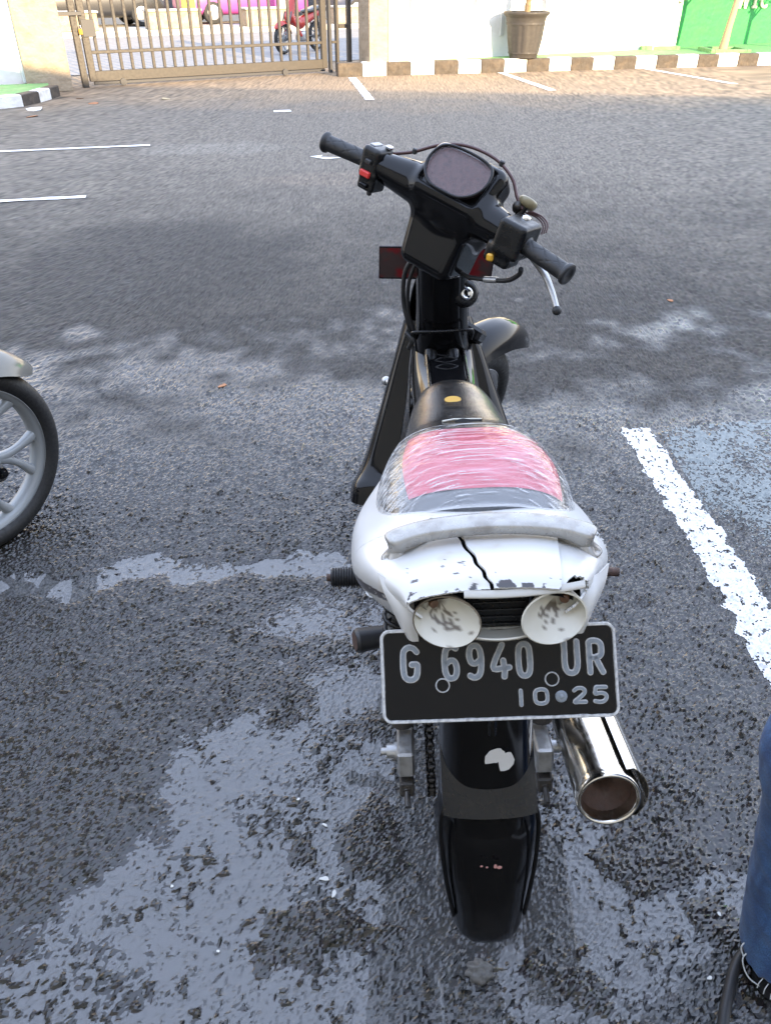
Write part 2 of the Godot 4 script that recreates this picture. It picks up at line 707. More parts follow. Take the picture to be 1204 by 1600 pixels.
func ground_tone(x: float, d: float, p: float, y: float) -> Color:
	var w := wetness(x, d)
	var dry := Color(0.103, 0.088, 0.069)
	var dust := smoothstep(10.5, 13.0, d + 0.8 * nf.patch.get_noise_2d(x * 0.7, d * 0.7))
	dry = dry.lerp(Color(0.185, 0.132, 0.080), dust)
	if d < 12.0:
		var sand := blob(x + nf.patch.get_noise_2d(x, d) * 0.5, d + nf.patch.get_noise_2d(d, x) * 0.3, -1.6, 8.4, 0.9, 0.35)
		dry = dry.lerp(Color(0.135, 0.120, 0.098), 0.7 * sand)
		sand = blob(x + nf.patch.get_noise_2d(x, d) * 0.6, d, -0.4, 7.0, 0.8, 0.3)
		dry = dry.lerp(Color(0.13, 0.102, 0.076), 0.6 * sand)
	var wet := Color(0.016, 0.0140, 0.012)
	var c := dry.lerp(wet, pow(w, 0.70))
	var g = nf.speck.get_noise_2d(x, d)
	c = c * clampf(1.0 + 0.34 * g + 0.5 * nf.fleck.get_noise_2d(x, d) + 0.42 * nf.lump.get_noise_2d(x + 9.0, d), 0.25, 2.2)
	if d < 6.0:
		c = c.lerp(Color(0.10, 0.092, 0.08), 0.6 * smoothstep(0.55, 0.8, nf.chip.get_noise_2d(x, d)) * (1.0 - 0.6 * w))
	c = c.lerp(Color(0.010, 0.009, 0.008), 0.85 * clampf(p, 0, 1) * w)
	c.a = 1.0
	return c

func grow(list: PackedFloat32Array, to: float, step: float, rate: float, most: float) -> void:
	var at := list[list.size() - 1]
	while at < to:
		step = minf(step * rate, most)
		at += step
		list.append(at)

func build_ground() -> void:
	noise("warp", 1.0)
	noise("grit", 120.0)
	noise("bump", 38.0)
	noise("pebble", 70.0)
	noise("clump", 5.5, FastNoiseLite.TYPE_SIMPLEX_SMOOTH, 2)
	noise("sand", 977.0, FastNoiseLite.TYPE_VALUE)
	noise("fleck", 733.0, FastNoiseLite.TYPE_VALUE)
	noise("stone", 75.0)
	noise("lump", 22.0, FastNoiseLite.TYPE_SIMPLEX_SMOOTH, 2)
	noise("dip", 3.1, FastNoiseLite.TYPE_SIMPLEX_SMOOTH, 2)
	noise("patch", 1.0, FastNoiseLite.TYPE_SIMPLEX_SMOOTH, 3)
	noise("speck", 60.0, FastNoiseLite.TYPE_SIMPLEX_SMOOTH, 2)
	noise("chip", 55.0)
	var ds := PackedFloat32Array([-60.0, -20.0, -8.0, -3.0, -1.5, -0.8, -0.3, 0.0, 0.15, 0.28, 0.38, 0.44, 0.47])
	grow(ds, 2.1, 0.0046, 1.0, 0.0046)
	grow(ds, 4.6, 0.0046, 1.012, 0.03)
	grow(ds, 10.0, 0.03, 1.01, 0.05)
	grow(ds, 20.0, 0.06, 1.03, 0.4)
	grow(ds, 320.0, 0.5, 1.25, 80.0)
	var right := PackedFloat32Array([0.0])
	grow(right, 1.15, 0.005, 1.0, 0.005)
	grow(right, 6.0, 0.005, 1.016, 0.12)
	grow(right, 300.0, 0.2, 1.3, 80.0)
	var xs := PackedFloat32Array()
	for i in range(right.size() - 1, 0, -1):
		xs.append(-right[i])
	xs.append_array(right)
	var nu := xs.size()
	var nv := ds.size()
	var v := PackedVector3Array()
	var uv := PackedVector2Array()
	var uv2 := PackedVector2Array()
	var col := PackedColorArray()
	v.resize(nu * nv)
	uv.resize(nu * nv)
	uv2.resize(nu * nv)
	col.resize(nu * nv)
	var k := 0
	for j in nv:
		var d := ds[j]
		var sd := ds[mini(j + 1, nv - 1)] - d
		for i in nu:
			var x := xs[i]
			var p := pool(x, d) if d > 0.3 else 0.0
			var st := maxf(sd, xs[mini(i + 1, nu - 1)] - x)
			var y := ground_y(x, d, p, st)
			v[k] = Vector3(x, y, -d)
			uv[k] = Vector2((x + 4.0) / 8.0, d / 8.0)
			uv2[k] = Vector2(x, d)
			col[k] = ground_tone(x, d, p, y) if d < 40.0 else Color(0.185, 0.135, 0.088)
			k += 1
	var n := PackedVector3Array()
	n.resize(nu * nv)
	var ix := PackedInt32Array()
	ix.resize((nu - 1) * (nv - 1) * 6)
	var q := 0
	for j in nv:
		for i in nu:
			var o := j * nu + i
			var l := o - 1 if i > 0 else o
			var r := o + 1 if i < nu - 1 else o
			var b := o - nu if j > 0 else o
			var f := o + nu if j < nv - 1 else o
			n[o] = (v[r] - v[l]).cross(v[f] - v[b]).normalized()
			if n[o].y < 0.0:
				n[o] = -n[o]
			if i < nu - 1 and j < nv - 1:
				ix[q] = o
				ix[q + 1] = o + nu
				ix[q + 2] = o + nu + 1
				ix[q + 3] = o
				ix[q + 4] = o + nu + 1
				ix[q + 5] = o + 1
				q += 6
	var a := []
	a.resize(Mesh.ARRAY_MAX)
	a[Mesh.ARRAY_VERTEX] = v
	a[Mesh.ARRAY_TEX_UV] = uv
	a[Mesh.ARRAY_TEX_UV2] = uv2
	a[Mesh.ARRAY_COLOR] = col
	a[Mesh.ARRAY_INDEX] = ix
	var m := ArrayMesh.new()
	m.add_surface_from_arrays(Mesh.PRIMITIVE_TRIANGLES, a)
	# gloss follows how wet the stone is
	var size := 640
	var im := Image.create(size, size, false, Image.FORMAT_L8)
	for py in size:
		for px in size:
			var x := (px + 0.5) / size * 8.0 - 4.0
			var d := (py + 0.5) / size * 8.0
			var w := smoothstep(0.76, 1.0, wetness(x, d))
			var r = lerpf(0.92, 0.22, w) + 0.08 * nf.patch.get_noise_2d(x * 9.0, d * 9.0)
			im.set_pixel(px, py, Color(r, r, r))
	var am := mat("wet_asphalt", Color.WHITE, 1.0)
	am.vertex_color_use_as_albedo = true
	am.roughness_texture = ImageTexture.create_from_image(im)
	am.texture_repeat = false
	am.metallic_specular = 0.52
	var o := MeshInstance3D.new()
	o.name = "asphalt_ground"
	o.mesh = m
	o.material_override = am
	add_child(o)
	o.set_meta("kind", "structure")

	# standing water, level; the stones stand out of it where they are higher
	var wb := MB.new()
	var edge := [Vector2(-1.6, 0.2), Vector2(-1.6, 2.1), Vector2(1.3, 2.1), Vector2(1.3, 0.2)]
	wb.quad(Vector3(edge[0].x, 0, -edge[0].y), Vector3(edge[1].x, 0, -edge[1].y), Vector3(edge[2].x, 0, -edge[2].y), Vector3(edge[3].x, 0, -edge[3].y))
	var wm := mat("water", Color(1, 1, 1, 0.03), 0.0)
	wm.transparency = BaseMaterial3D.TRANSPARENCY_ALPHA
	wm.roughness = 0.02
	wm.metallic_specular = 0.46
	wm.normal_enabled = true
	wm.uv1_triplanar = true
	wm.uv1_world_triplanar = true
	wm.uv1_scale = Vector3.ONE * 2.0
	wm.normal_texture = noise_tex("ripple", 512, 0.012, [], 3, FastNoiseLite.TYPE_SIMPLEX_SMOOTH, 3.0)
	wm.normal_scale = 0.05
	struct("puddle_water", wb, wm)

	# thick paint on the stones: cells of the ground lifted a little, ragged and worn through
	noise("wear", 30.0, FastNoiseLite.TYPE_SIMPLEX_SMOOTH, 3)
	noise("edge", 14.0, FastNoiseLite.TYPE_SIMPLEX_SMOOTH, 2)
	noise("scrub", 2.2, FastNoiseLite.TYPE_SIMPLEX_SMOOTH, 3)
	var line := func(x: float, d: float) -> bool:
		var rag = nf.edge.get_noise_2d(x, d) * 0.022
		var l = 0.905 + 0.035 * smoothstep(2.6, 1.6, d) + rag
		var r = 1.02 + 0.045 * smoothstep(2.6, 1.6, d) + rag
		return x > l and x < r and d < 2.61 + 0.03 * nf.edge.get_noise_2d(x * 2.0, 5.0) and d > -1.0 and nf.wear.get_noise_2d(x, d) + 0.35 * nf.fleck.get_noise_2d(x, d) > -0.42
	var blue := func(x: float, d: float) -> bool:
		if x < 1.045 or x > 3.4 or d < -1.0 or d > 2.60 + (x - 1.016) * 0.17 + nf.edge.get_noise_2d(x, 3.0) * 0.02:
			return false
		var worn = nf.scrub.get_noise_2d(x, d) * 0.5 + nf.wear.get_noise_2d(x, d) * 0.55 + nf.fleck.get_noise_2d(x, d) * 0.35
		return worn > -0.02 + 0.5 * smoothstep(2.35, 1.2, d)
	for job in [[line, "parking_line", "white_paint", lin(0.62, 0.61, 0.59), 0.0012], [blue, "bay_paint", "blue_paint", lin(0.165, 0.185, 0.182), 0.0008]]:
		var pv := MB.new()
		var seen := {}
		var inside: Callable = job[0]
		for j in nv - 1:
			if ds[j] < -1.0 or ds[j] > 2.9:
				continue
			for i in nu - 1:
				if xs[i] < 0.8 or xs[i] > 3.4:
					continue
				if not inside.call((xs[i] + xs[i + 1]) * 0.5, (ds[j] + ds[j + 1]) * 0.5):
					continue
				var c := [j * nu + i, (j + 1) * nu + i, (j + 1) * nu + i + 1, j * nu + i + 1]
				var id := []
				for s in c:
					if not seen.has(s):
						pv.tint = Color.WHITE * (0.86 + 0.22 * nf.wear.get_noise_2d(v[s].x * 2.0, v[s].z * 2.0) + 0.30 * nf.fleck.get_noise_2d(v[s].x, v[s].z))
						seen[s] = pv.put(v[s] + Vector3(0, job[4], 0), n[s])
					id.append(seen[s])
				pv.ix.append_array([id[0], id[1], id[2], id[0], id[2], id[3]])
		pv.has_col = true
		var pm := mat(job[2], job[3], 0.55)
		pm.vertex_color_use_as_albedo = true
		struct(job[1], pv, pm)

func flat_marking(a: Vector2, b: Vector2, wide: float, seed_at: float) -> void:
	var mb := MB.new()
	var t := (b - a).normalized()
	var s := Vector2(-t.y, t.x)
	var n := int(a.distance_to(b) / 0.07) + 1
	var l := PackedVector3Array()
	var r := PackedVector3Array()
	for i in n + 1:
		var p := a.lerp(b, float(i) / n)
		var e = 0.014 * nf.edge.get_noise_2d(i * 0.05 + seed_at, 0.0)
		var f = 0.014 * nf.edge.get_noise_2d(i * 0.05 + seed_at, 7.0)
		var q = p + s * (wide * 0.5 + e)
		var u = p - s * (wide * 0.5 + f)
		l.append(Vector3(q.x, ground_y(q.x, q.y, 0.0, 0.05) + 0.006, -q.y))
		r.append(Vector3(u.x, ground_y(u.x, u.y, 0.0, 0.05) + 0.006, -u.y))
	mb.grid([l, r])
	struct("parking_line", mb, mats.white_paint)


# ------------------------------------------------------------------ kerbs, wall, gate, street
func V(x: float, h: float, d: float) -> Vector3:
	return Vector3(x, h, -d)

# box standing between two ground points; z0..z1 heights; thick measured away from the camera
func wall_box(mb: MB, a: Vector2, b: Vector2, z0: float, z1: float, thick: float, bevel := 0.0) -> void:
	var t := (b - a).normalized()
	var away := Vector2(-t.y, t.x)
	if away.y < 0: away = -away
	var mid := (a + b) * 0.5 + away * thick * 0.5
	var turn := Basis(Vector3(t.x, 0, -t.y), Vector3.UP, Vector3(t.x, 0, -t.y).cross(Vector3.UP))
	mb.box(V(mid.x, (z0 + z1) * 0.5, mid.y), Vector3(a.distance_to(b), z1 - z0, thick), turn, bevel)

func paint_wall_mat() -> StandardMaterial3D:
	var m := mat("white_plaster", lin(0.78, 0.77, 0.73), 0.85)
	return weathered(m, 0.35, lin(0.66, 0.64, 0.58), 0.75, 0.95, "plaster", 5, 0.25)

func build_background() -> void:
	var white := paint_wall_mat()
	var kw := weathered(mat("kerb_white", lin(0.72, 0.71, 0.68), 0.8), 1.1, lin(0.52, 0.49, 0.43), 0.7, 0.95, "kerbw", 5, 0.4)
	var kb := weathered(mat("kerb_black", lin(0.055, 0.044, 0.034), 0.8), 1.1, lin(0.11, 0.085, 0.06), 0.7, 0.95, "kerbb", 5, 0.4)
	var green := weathered(mat("green_concrete", lin(0.12, 0.28, 0.10), 0.75), 0.5, lin(0.15, 0.22, 0.10), 0.6, 0.9, "verge", 5, 0.3)
	var stone := weathered(mat("beige_stone", lin(0.34, 0.27, 0.185), 0.9), 0.9, lin(0.24, 0.185, 0.12), 0.8, 1.0, "stone", 5, 0.6)

	# --- kerb of black and white blocks on the far side of the yard
	var ka := Vector2(-0.80, 14.84)
	var kd := (Vector2(7.33, 16.88) - Vector2(-0.585, 14.894)).normalized()
	var kerb := Node3D.new()
	kerb.name = "kerb"
	add_child(kerb)
	kerb.set_meta("kind", "structure")
	for i in 30:
		var mb := MB.new()
		var l := 0.425
		var a := ka + kd * (i * l + 0.004)
		wall_box(mb, a, a + kd * (l - 0.008), -0.05, 0.205 + 0.004 * sin(i * 2.3), 0.16, 0.012)
		part("kerb_block", mb, kb if i % 2 == 0 else kw, kerb, "black painted kerb block" if i % 2 == 0 else "white painted kerb block")
	# --- raised green verge behind it
	var away := Vector2(-kd.y, kd.x)
	var w0 := Vector2(-0.28, 14.98)
	var wd := (Vector2(8.5, 19.6) - Vector2(-0.1, 15.05)).normalized()
	var vb := MB.new()
	var poly := [ka + away * 0.165, ka + kd * 12.8 + away * 0.165, w0 + wd * 14.5, w0 + wd * 0.1]
	vb._oriented([V(poly[0].x, 0.196, poly[0].y), V(poly[3].x, 0.196, poly[3].y), V(poly[2].x, 0.196, poly[2].y), V(poly[1].x, 0.196, poly[1].y)], Vector3.UP)
	struct("green_verge", vb, green)

	# --- long white boundary wall with narrow upright slots
	var wall := thing("boundary_wall", "long white plastered wall with narrow upright slots behind the planter", "wall")
	var slots := [0.80, 1.42, 2.06, 3.55, 4.35, 5.15]
	var mb := MB.new()
	var end := 6.15
	wall_box(mb, w0 + wd * 0.38, w0 + wd * end, 0.0, 0.86, 0.18)
	part("wall_base", mb, white, wall)
	mb = MB.new()
	wall_box(mb, w0 + wd * 0.38, w0 + wd * end, 1.75, 2.25, 0.18)
	part("wall_top", mb, white, wall)
	var from := 0.38
	for s in slots + [end + 0.05]:
		mb = MB.new()
		wall_box(mb, w0 + wd * from, w0 + wd * (s - 0.05), 0.86, 1.75, 0.18)
		part("wall_panel", mb, white, wall)
		from = s + 0.05
	mb = MB.new()
	wall_box(mb, w0 + wd * 2.62 - Vector2(-wd.y, wd.x) * 0.03, w0 + wd * 2.70 - Vector2(-wd.y, wd.x) * 0.03, 0.52, 2.25, 0.028, 0.004)
	part("drain_pipe", mb, mat("pipe_grey", lin(0.55, 0.55, 0.52), 0.6), wall)
	# --- white pillar, then the green painted wall with lettering
	var pil := MB.new()
	wall_box(pil, w0 + wd * 6.15 - Vector2(-wd.y, wd.x) * 0.22, w0 + wd * 6.75 - Vector2(-wd.y, wd.x) * 0.22, 0.0, 2.5, 0.5, 0.01)
	solo("wall_pillar", pil, white, "white square pillar between the white wall and the green wall", "pillar")
	var gt := thing("green_wall", "bright green painted wall with raised pale letters", "wall")
	mb = MB.new()
	wall_box(mb, w0 + wd * 6.75, w0 + wd * 14.0, 0.0, 2.4, 0.18)
	var gp := weathered(mat("green_paint", lin(0.025, 0.29, 0.06), 0.55), 0.5, lin(0.035, 0.24, 0.055), 0.45, 0.75, "greenp", 5, 0.2)
	part("wall_face", mb, gp, gt)
	var cream := mat("cream_letter", lin(0.70, 0.62, 0.42), 0.5)
	var font := SystemFont.new()
	font.font_names = PackedStringArray(["Droid Sans"])
	font.font_weight = 800
	var out := -Vector2(-wd.y, wd.x)
	var along := 8.62
	for ch in ["W", "I", "C"]:
		var tm := TextMesh.new()
		tm.text = ch
		tm.font = font
		tm.font_size = 64
		tm.pixel_size = 0.3 / 46.0
		tm.depth = 0.03
		var o := MeshInstance3D.new()
		o.name = "letter"
		o.mesh = tm
		o.material_override = cream
		gt.add_child(o, true)
		var at: Vector2 = w0 + wd * along + out * 0.018
		o.transform = Transform3D(Basis(Vector3(wd.x, 0, -wd.y), Vector3.UP, Vector3(wd.x, 0, -wd.y).cross(Vector3.UP)), V(at.x, 0.98, at.y))
		along += 0.36 if ch == "W" else 0.26
	# --- gate columns
	var cb := MB.new()
	var rc := w0 + wd * 0.02
	wall_box(cb, rc, rc + wd * 0.35, 0.0, 2.5, 0.42, 0.01)
	solo("gate_column", cb, stone, "narrow beige stone gate column at the end of the white wall", "column")
	cb = MB.new()
	var lc := Vector2(-4.62, 12.95)
	var ld := Vector2(0.906, 0.42)
	wall_box(cb, lc - ld * 0.62, lc, 0.0, 2.5, 0.55, 0.01)
	solo("gate_column", cb, stone, "wide beige stone gate column beside the padlock end of the gate", "column")
	cb = MB.new()
	wall_box(cb, lc - ld * 4.5 + Vector2(0, 0.22), lc - ld * 0.62 + Vector2(0, 0.22), 0.0, 2.3, 0.2)
	solo("boundary_wall", cb, white, "white plastered wall beside the wide beige gate column", "wall")
	cb = MB.new()
	cb.tube([V(-5.24, 0.13, 12.83), V(-5.24, 2.2, 12.83)], 0.05, 12)
	solo("drain_pipe", cb, mat("pipe_pale", lin(0.55, 0.6, 0.57), 0.5), "pale upright drain pipe in the corner by the wide gate column", "pipe")
	# small verge and kerb at the left
	var lk := Node3D.new()
	lk.name = "kerb_001"
	add_child(lk)
	lk.set_meta("kind", "structure")
	var ring := [Vector2(-6.1, 10.55), Vector2(-5.55, 10.72), Vector2(-5.05, 11.0), Vector2(-4.74, 11.34), Vector2(-4.66, 11.72), Vector2(-4.63, 12.06), Vector2(-4.62, 12.38)]
	for i in ring.size() - 1:
		var b2 := MB.new()
		var ra: Vector2 = ring[i]
		var rb: Vector2 = ring[i + 1]
		var dir := (rb - ra).normalized()
		var side := Vector2(-dir.y, dir.x)
		b2.prism(PackedVector2Array([ra + dir * 0.005, rb - dir * 0.005, rb - dir * 0.005 + side * 0.15, ra + dir * 0.005 + side * 0.15]), 0.18, Transform3D(Basis(Vector3.RIGHT, Vector3(0, 0, -1), Vector3.UP), Vector3(0, 0.05, 0)), 0.01)
		part("kerb_block", b2, kw if i % 2 == 0 else kb, lk, "white painted kerb block" if i % 2 == 0 else "black painted kerb block")
	vb = MB.new()
	var vp := PackedVector2Array()
	for q in ring:
		vp.append(q + Vector2(-0.14, 0.02))
	vp.append(Vector2(-4.9, 12.75))
	vp.append(Vector2(-9.0, 11.4))
	vp.append(Vector2(-7.0, 10.5))
	var ids := Geometry2D.triangulate_polygon(vp)
	for i in range(0, ids.size(), 3):
		vb._oriented([V(vp[ids[i]].x, 0.128, vp[ids[i]].y), V(vp[ids[i + 1]].x, 0.128, vp[ids[i + 1]].y), V(vp[ids[i + 2]].x, 0.128, vp[ids[i + 2]].y)], Vector3.UP)
	struct("green_verge", vb, green)

	build_gate()
	build_street()
	build_plants(w0, wd, out)

	# --- painted bay lines
	flat_marking(Vector2(-0.56, 14.72), Vector2(-0.21, 11.94), 0.13, 1.0)
	flat_marking(Vector2(2.02, 15.5), Vector2(2.48, 12.99), 0.13, 2.0)
	flat_marking(Vector2(4.72, 16.2), Vector2(5.5, 13.8), 0.13, 3.0)
	flat_marking(Vector2(7.4, 16.75), Vector2(8.4, 14.4), 0.13, 3.5)
	flat_marking(Vector2(-5.2, 7.85), Vector2(-2.386, 8.541), 0.075, 4.0)
	flat_marking(Vector2(-4.4, 5.86), Vector2(-2.337, 6.34), 0.075, 5.0)

	# --- the building behind the camera whose shade covers the yard
	var bl := thing("office_building", "low cream office building with broad dark windows standing behind the yard", "building")
	var bt := Vector2(1.0, -0.145).normalized()
	var bo := Vector2(8.0, -3.4)
	var cream_wall := mat("cream_wall", lin(0.62, 0.58, 0.48), 0.9)
	var bh := 4.98
	mb = MB.new()
	wall_box(mb, bo - bt * 34.0 - Vector2(0, 9.0), bo + bt * 34.0 - Vector2(0, 9.0), 0.0, bh, 8.9)
	part("wall", mb, cream_wall, bl)
	mb = MB.new()
	wall_box(mb, bo - bt * 34.2 - Vector2(0, 9.2), bo + bt * 34.2 - Vector2(0, 9.2), bh + 0.002, bh + 0.25, 9.5)
	part("roof", mb, mat("roof_slab", lin(0.3, 0.29, 0.27), 0.9), bl)
	var pane := mat("dark_pane", lin(0.03, 0.04, 0.05), 0.08)
	var fr := mat("pale_frame", lin(0.12, 0.11, 0.10), 0.5)
	for st in 2:
		for i in 12:
			var c := bo + bt * (-30.0 + i * 5.2)
			mb = MB.new()
			wall_box(mb, c + Vector2(0, -0.13), c + bt * 4.9 + Vector2(0, -0.13), 0.35 + st * 2.3, 2.45 + st * 2.3, 0.08)
			var win := part("window", mb, fr, bl)
			mb = MB.new()
			wall_box(mb, c + bt * 0.08 + Vector2(0, -0.06), c + bt * 4.82 + Vector2(0, -0.06), 0.43 + st * 2.3, 2.37 + st * 2.3, 0.03)
			part("pane", mb, pane, win)

func build_gate() -> void:
	var steel := weathered(mat("gate_steel", lin(0.036, 0.031, 0.026), 0.5), 3.0, lin(0.05, 0.041, 0.032), 0.4, 0.7, "gate", 4)
	var dark := mat("dark_steel", lin(0.03, 0.03, 0.033), 0.5)
	var a := Vector2(-4.45, 13.42)
	var b := Vector2(-1.05, 15.46)
	var g := thing("sliding_gate", "brown steel bar gate with padlock closing the yard", "gate")
	var t := (b - a).normalized()
	var len := a.distance_to(b)
	var mb := MB.new()
	wall_box(mb, a, b, 0.075, 0.215, 0.06, 0.006)
	part("bottom_rail", mb, steel, g)
	mb = MB.new()
	wall_box(mb, a + Vector2(0, 0.004), b + Vector2(0, 0.004), 0.03, 0.07, 0.05, 0.004)
	part("ground_track", mb, dark, g)
	for h in [0.46, 1.75]:
		mb = MB.new()
		wall_box(mb, a, b, h - 0.022, h + 0.022, 0.06, 0.005)
		part("cross_rail", mb, steel, g)
	var n := 23
	for i in n:
		var c := a + t * (len * (i + 0.8) / (n + 0.6))
		mb = MB.new()
		wall_box(mb, c - t * 0.021 + Vector2(-t.y, t.x) * 0.009, c + t * 0.021 + Vector2(-t.y, t.x) * 0.009, 0.217, 1.95, 0.042, 0.004)
		part("bar", mb, steel, g)
	for s in [0.0, 1.0]:
		var c := a.lerp(b, s)
		mb = MB.new()
		wall_box(mb, c - t * 0.05 - Vector2(-t.y, t.x) * 0.005, c + t * 0.05 - Vector2(-t.y, t.x) * 0.005, 0.078, 1.98, 0.075, 0.006)
		part("end_post", mb, steel, g)
	for q in [0.45, 3.2]:
		mb = MB.new()
		mb.lathe_hard([[0.0, -0.02], [0.05, -0.02], [0.05, 0.02], [0.0, 0.02]], V(a.x + t.x * q, 0.055, a.y + t.y * q - 0.02), V(-t.y, 0, t.x), 16)
		part("roller", mb, dark, g)
	# guide post and catch at the padlock end
	var lp := thing("gate_post", "dark steel gate post with catch beside the wide stone column", "post")
	mb = MB.new()
	wall_box(mb, a - t * 0.17, a - t * 0.08, 0.0, 2.1, 0.09, 0.006)
	part("post", mb, steel, lp)
	mb = MB.new()
	wall_box(mb, a - t * 0.36 - Vector2(0, 0.05), a + t * 0.02 - Vector2(0, 0.05), 0.93, 0.98, 0.04, 0.004)
	part("catch_bar", mb, dark, lp)
	mb = MB.new()
	wall_box(mb, a - t * 0.02 - Vector2(0, 0.03), a + t * 0.17 - Vector2(0, 0.03), 0.66, 0.88, 0.02, 0.003)
	part("lock_plate", mb, dark, lp)
	var pl := thing("padlock", "brass padlock hanging on the gate catch", "padlock")
	mb = MB.new()
	var at := a - t * 0.03 - Vector2(0, 0.085)
	mb.box(V(at.x, 0.73, at.y), Vector3(0.055, 0.075, 0.03), Basis.IDENTITY, 0.008)
	part("lock_body", mb, mat("brass", lin(0.75, 0.42, 0.08), 0.35, 0.6), pl)
	mb = MB.new()
	var arc := []
	for i in 9:
		var an := PI * i / 8.0
		arc.append(V(at.x + cos(an) * 0.018, 0.768 + sin(an) * 0.045, at.y))
	mb.tube(arc, 0.005, 8)
	part("shackle", mb, mat("bright_steel", lin(0.5, 0.5, 0.5), 0.3, 0.9), pl)
	# posts that carry the gate at the other end
	var rp := thing("gate_post", "dark upright gate guide post beside the narrow stone column", "post")
	for q in [[0.10, 0.05, dark], [0.24, 0.05, steel], [0.47, 0.07, steel]]:
		mb = MB.new()
		wall_box(mb, b + t * q[0], b + t * (q[0] + q[1]), 0.0, 2.2, 0.08, 0.005)
		part("upright", mb, q[2], rp)
	mb = MB.new()
	wall_box(mb, b + t * 0.292, b + t * 0.468, 0.66, 0.72, 0.05, 0.004)
	part("bracket", mb, steel, rp)
	mb = MB.new()
	wall_box(mb, b + t * 0.152, b + t * 0.238, 0.44, 0.48, 0.05, 0.004)
	part("bracket", mb, steel, rp)

func make_car(called: String, label: String, paint: Material, at: Vector3, turn: float) -> void:
	var c := thing(called, label, "car", at, turn)
	var mb := MB.new()
	var rings := []
	for q in [[-2.0, 0.42, 0.72, 0.70], [-1.9, 0.26, 0.86, 0.80], [-1.2, 0.22, 0.95, 0.84], [0.6, 0.22, 0.96, 0.84], [1.5, 0.22, 0.90, 0.82], [1.95, 0.28, 0.74, 0.74], [2.02, 0.40, 0.62, 0.66]]:
		rings.append(se_ring(P(0, (q[1] + q[2]) * 0.5, q[0]), Vector3(q[3], 0, 0), Vector3(0, (q[2] - q[1]) * 0.5, 0), 4.5, 28))
	loft(mb, rings, 4)
	part("body", mb, paint, c)
	mb = MB.new()
	rings = []
	for q in [[-1.7, 0.93, 0.70], [-1.3, 1.35, 0.62], [-0.4, 1.45, 0.60], [0.3, 1.40, 0.60], [1.0, 0.94, 0.70]]:
		rings.append(se_ring(P(0, (0.88 + q[1]) * 0.5, q[0]), Vector3(q[2], 0, 0), Vector3(0, (q[1] - 0.86) * 0.5, 0), 4.0, 24))
	loft(mb, rings, 4)
	part("cabin", mb, mat("car_glass", lin(0.02, 0.025, 0.03), 0.08), c)
	for x in [-0.74, 0.74]:
		for s in [-1.25, 1.25]:
			mb = MB.new()
			mb.lathe([[0.0, -0.1], [0.28, -0.1], [0.31, -0.06], [0.31, 0.06], [0.28, 0.1], [0.0, 0.1]], P(x, 0.31, s), Vector3.RIGHT, 24)
			var w := part("wheel", mb, mat("car_tyre", lin(0.02, 0.02, 0.02), 0.8), c)
			mb = MB.new()
			mb.lathe([[0.0, -0.115], [0.19, -0.11], [0.2, -0.09], [0.2, 0.09], [0.19, 0.11], [0.0, 0.115]], P(x, 0.31, s), Vector3.RIGHT, 20)
			part("rim", mb, mat("car_rim", lin(0.5, 0.5, 0.5), 0.35, 0.8), w)
	for x in [-0.55, 0.55]:
		mb = MB.new()
		mb.box(P(x, 0.62, 1.93), Vector3(0.34, 0.13, 0.12), Basis.IDENTITY, 0.03)
		part("headlight", mb, mat("car_lamp", lin(0.6, 0.6, 0.6), 0.15), c)

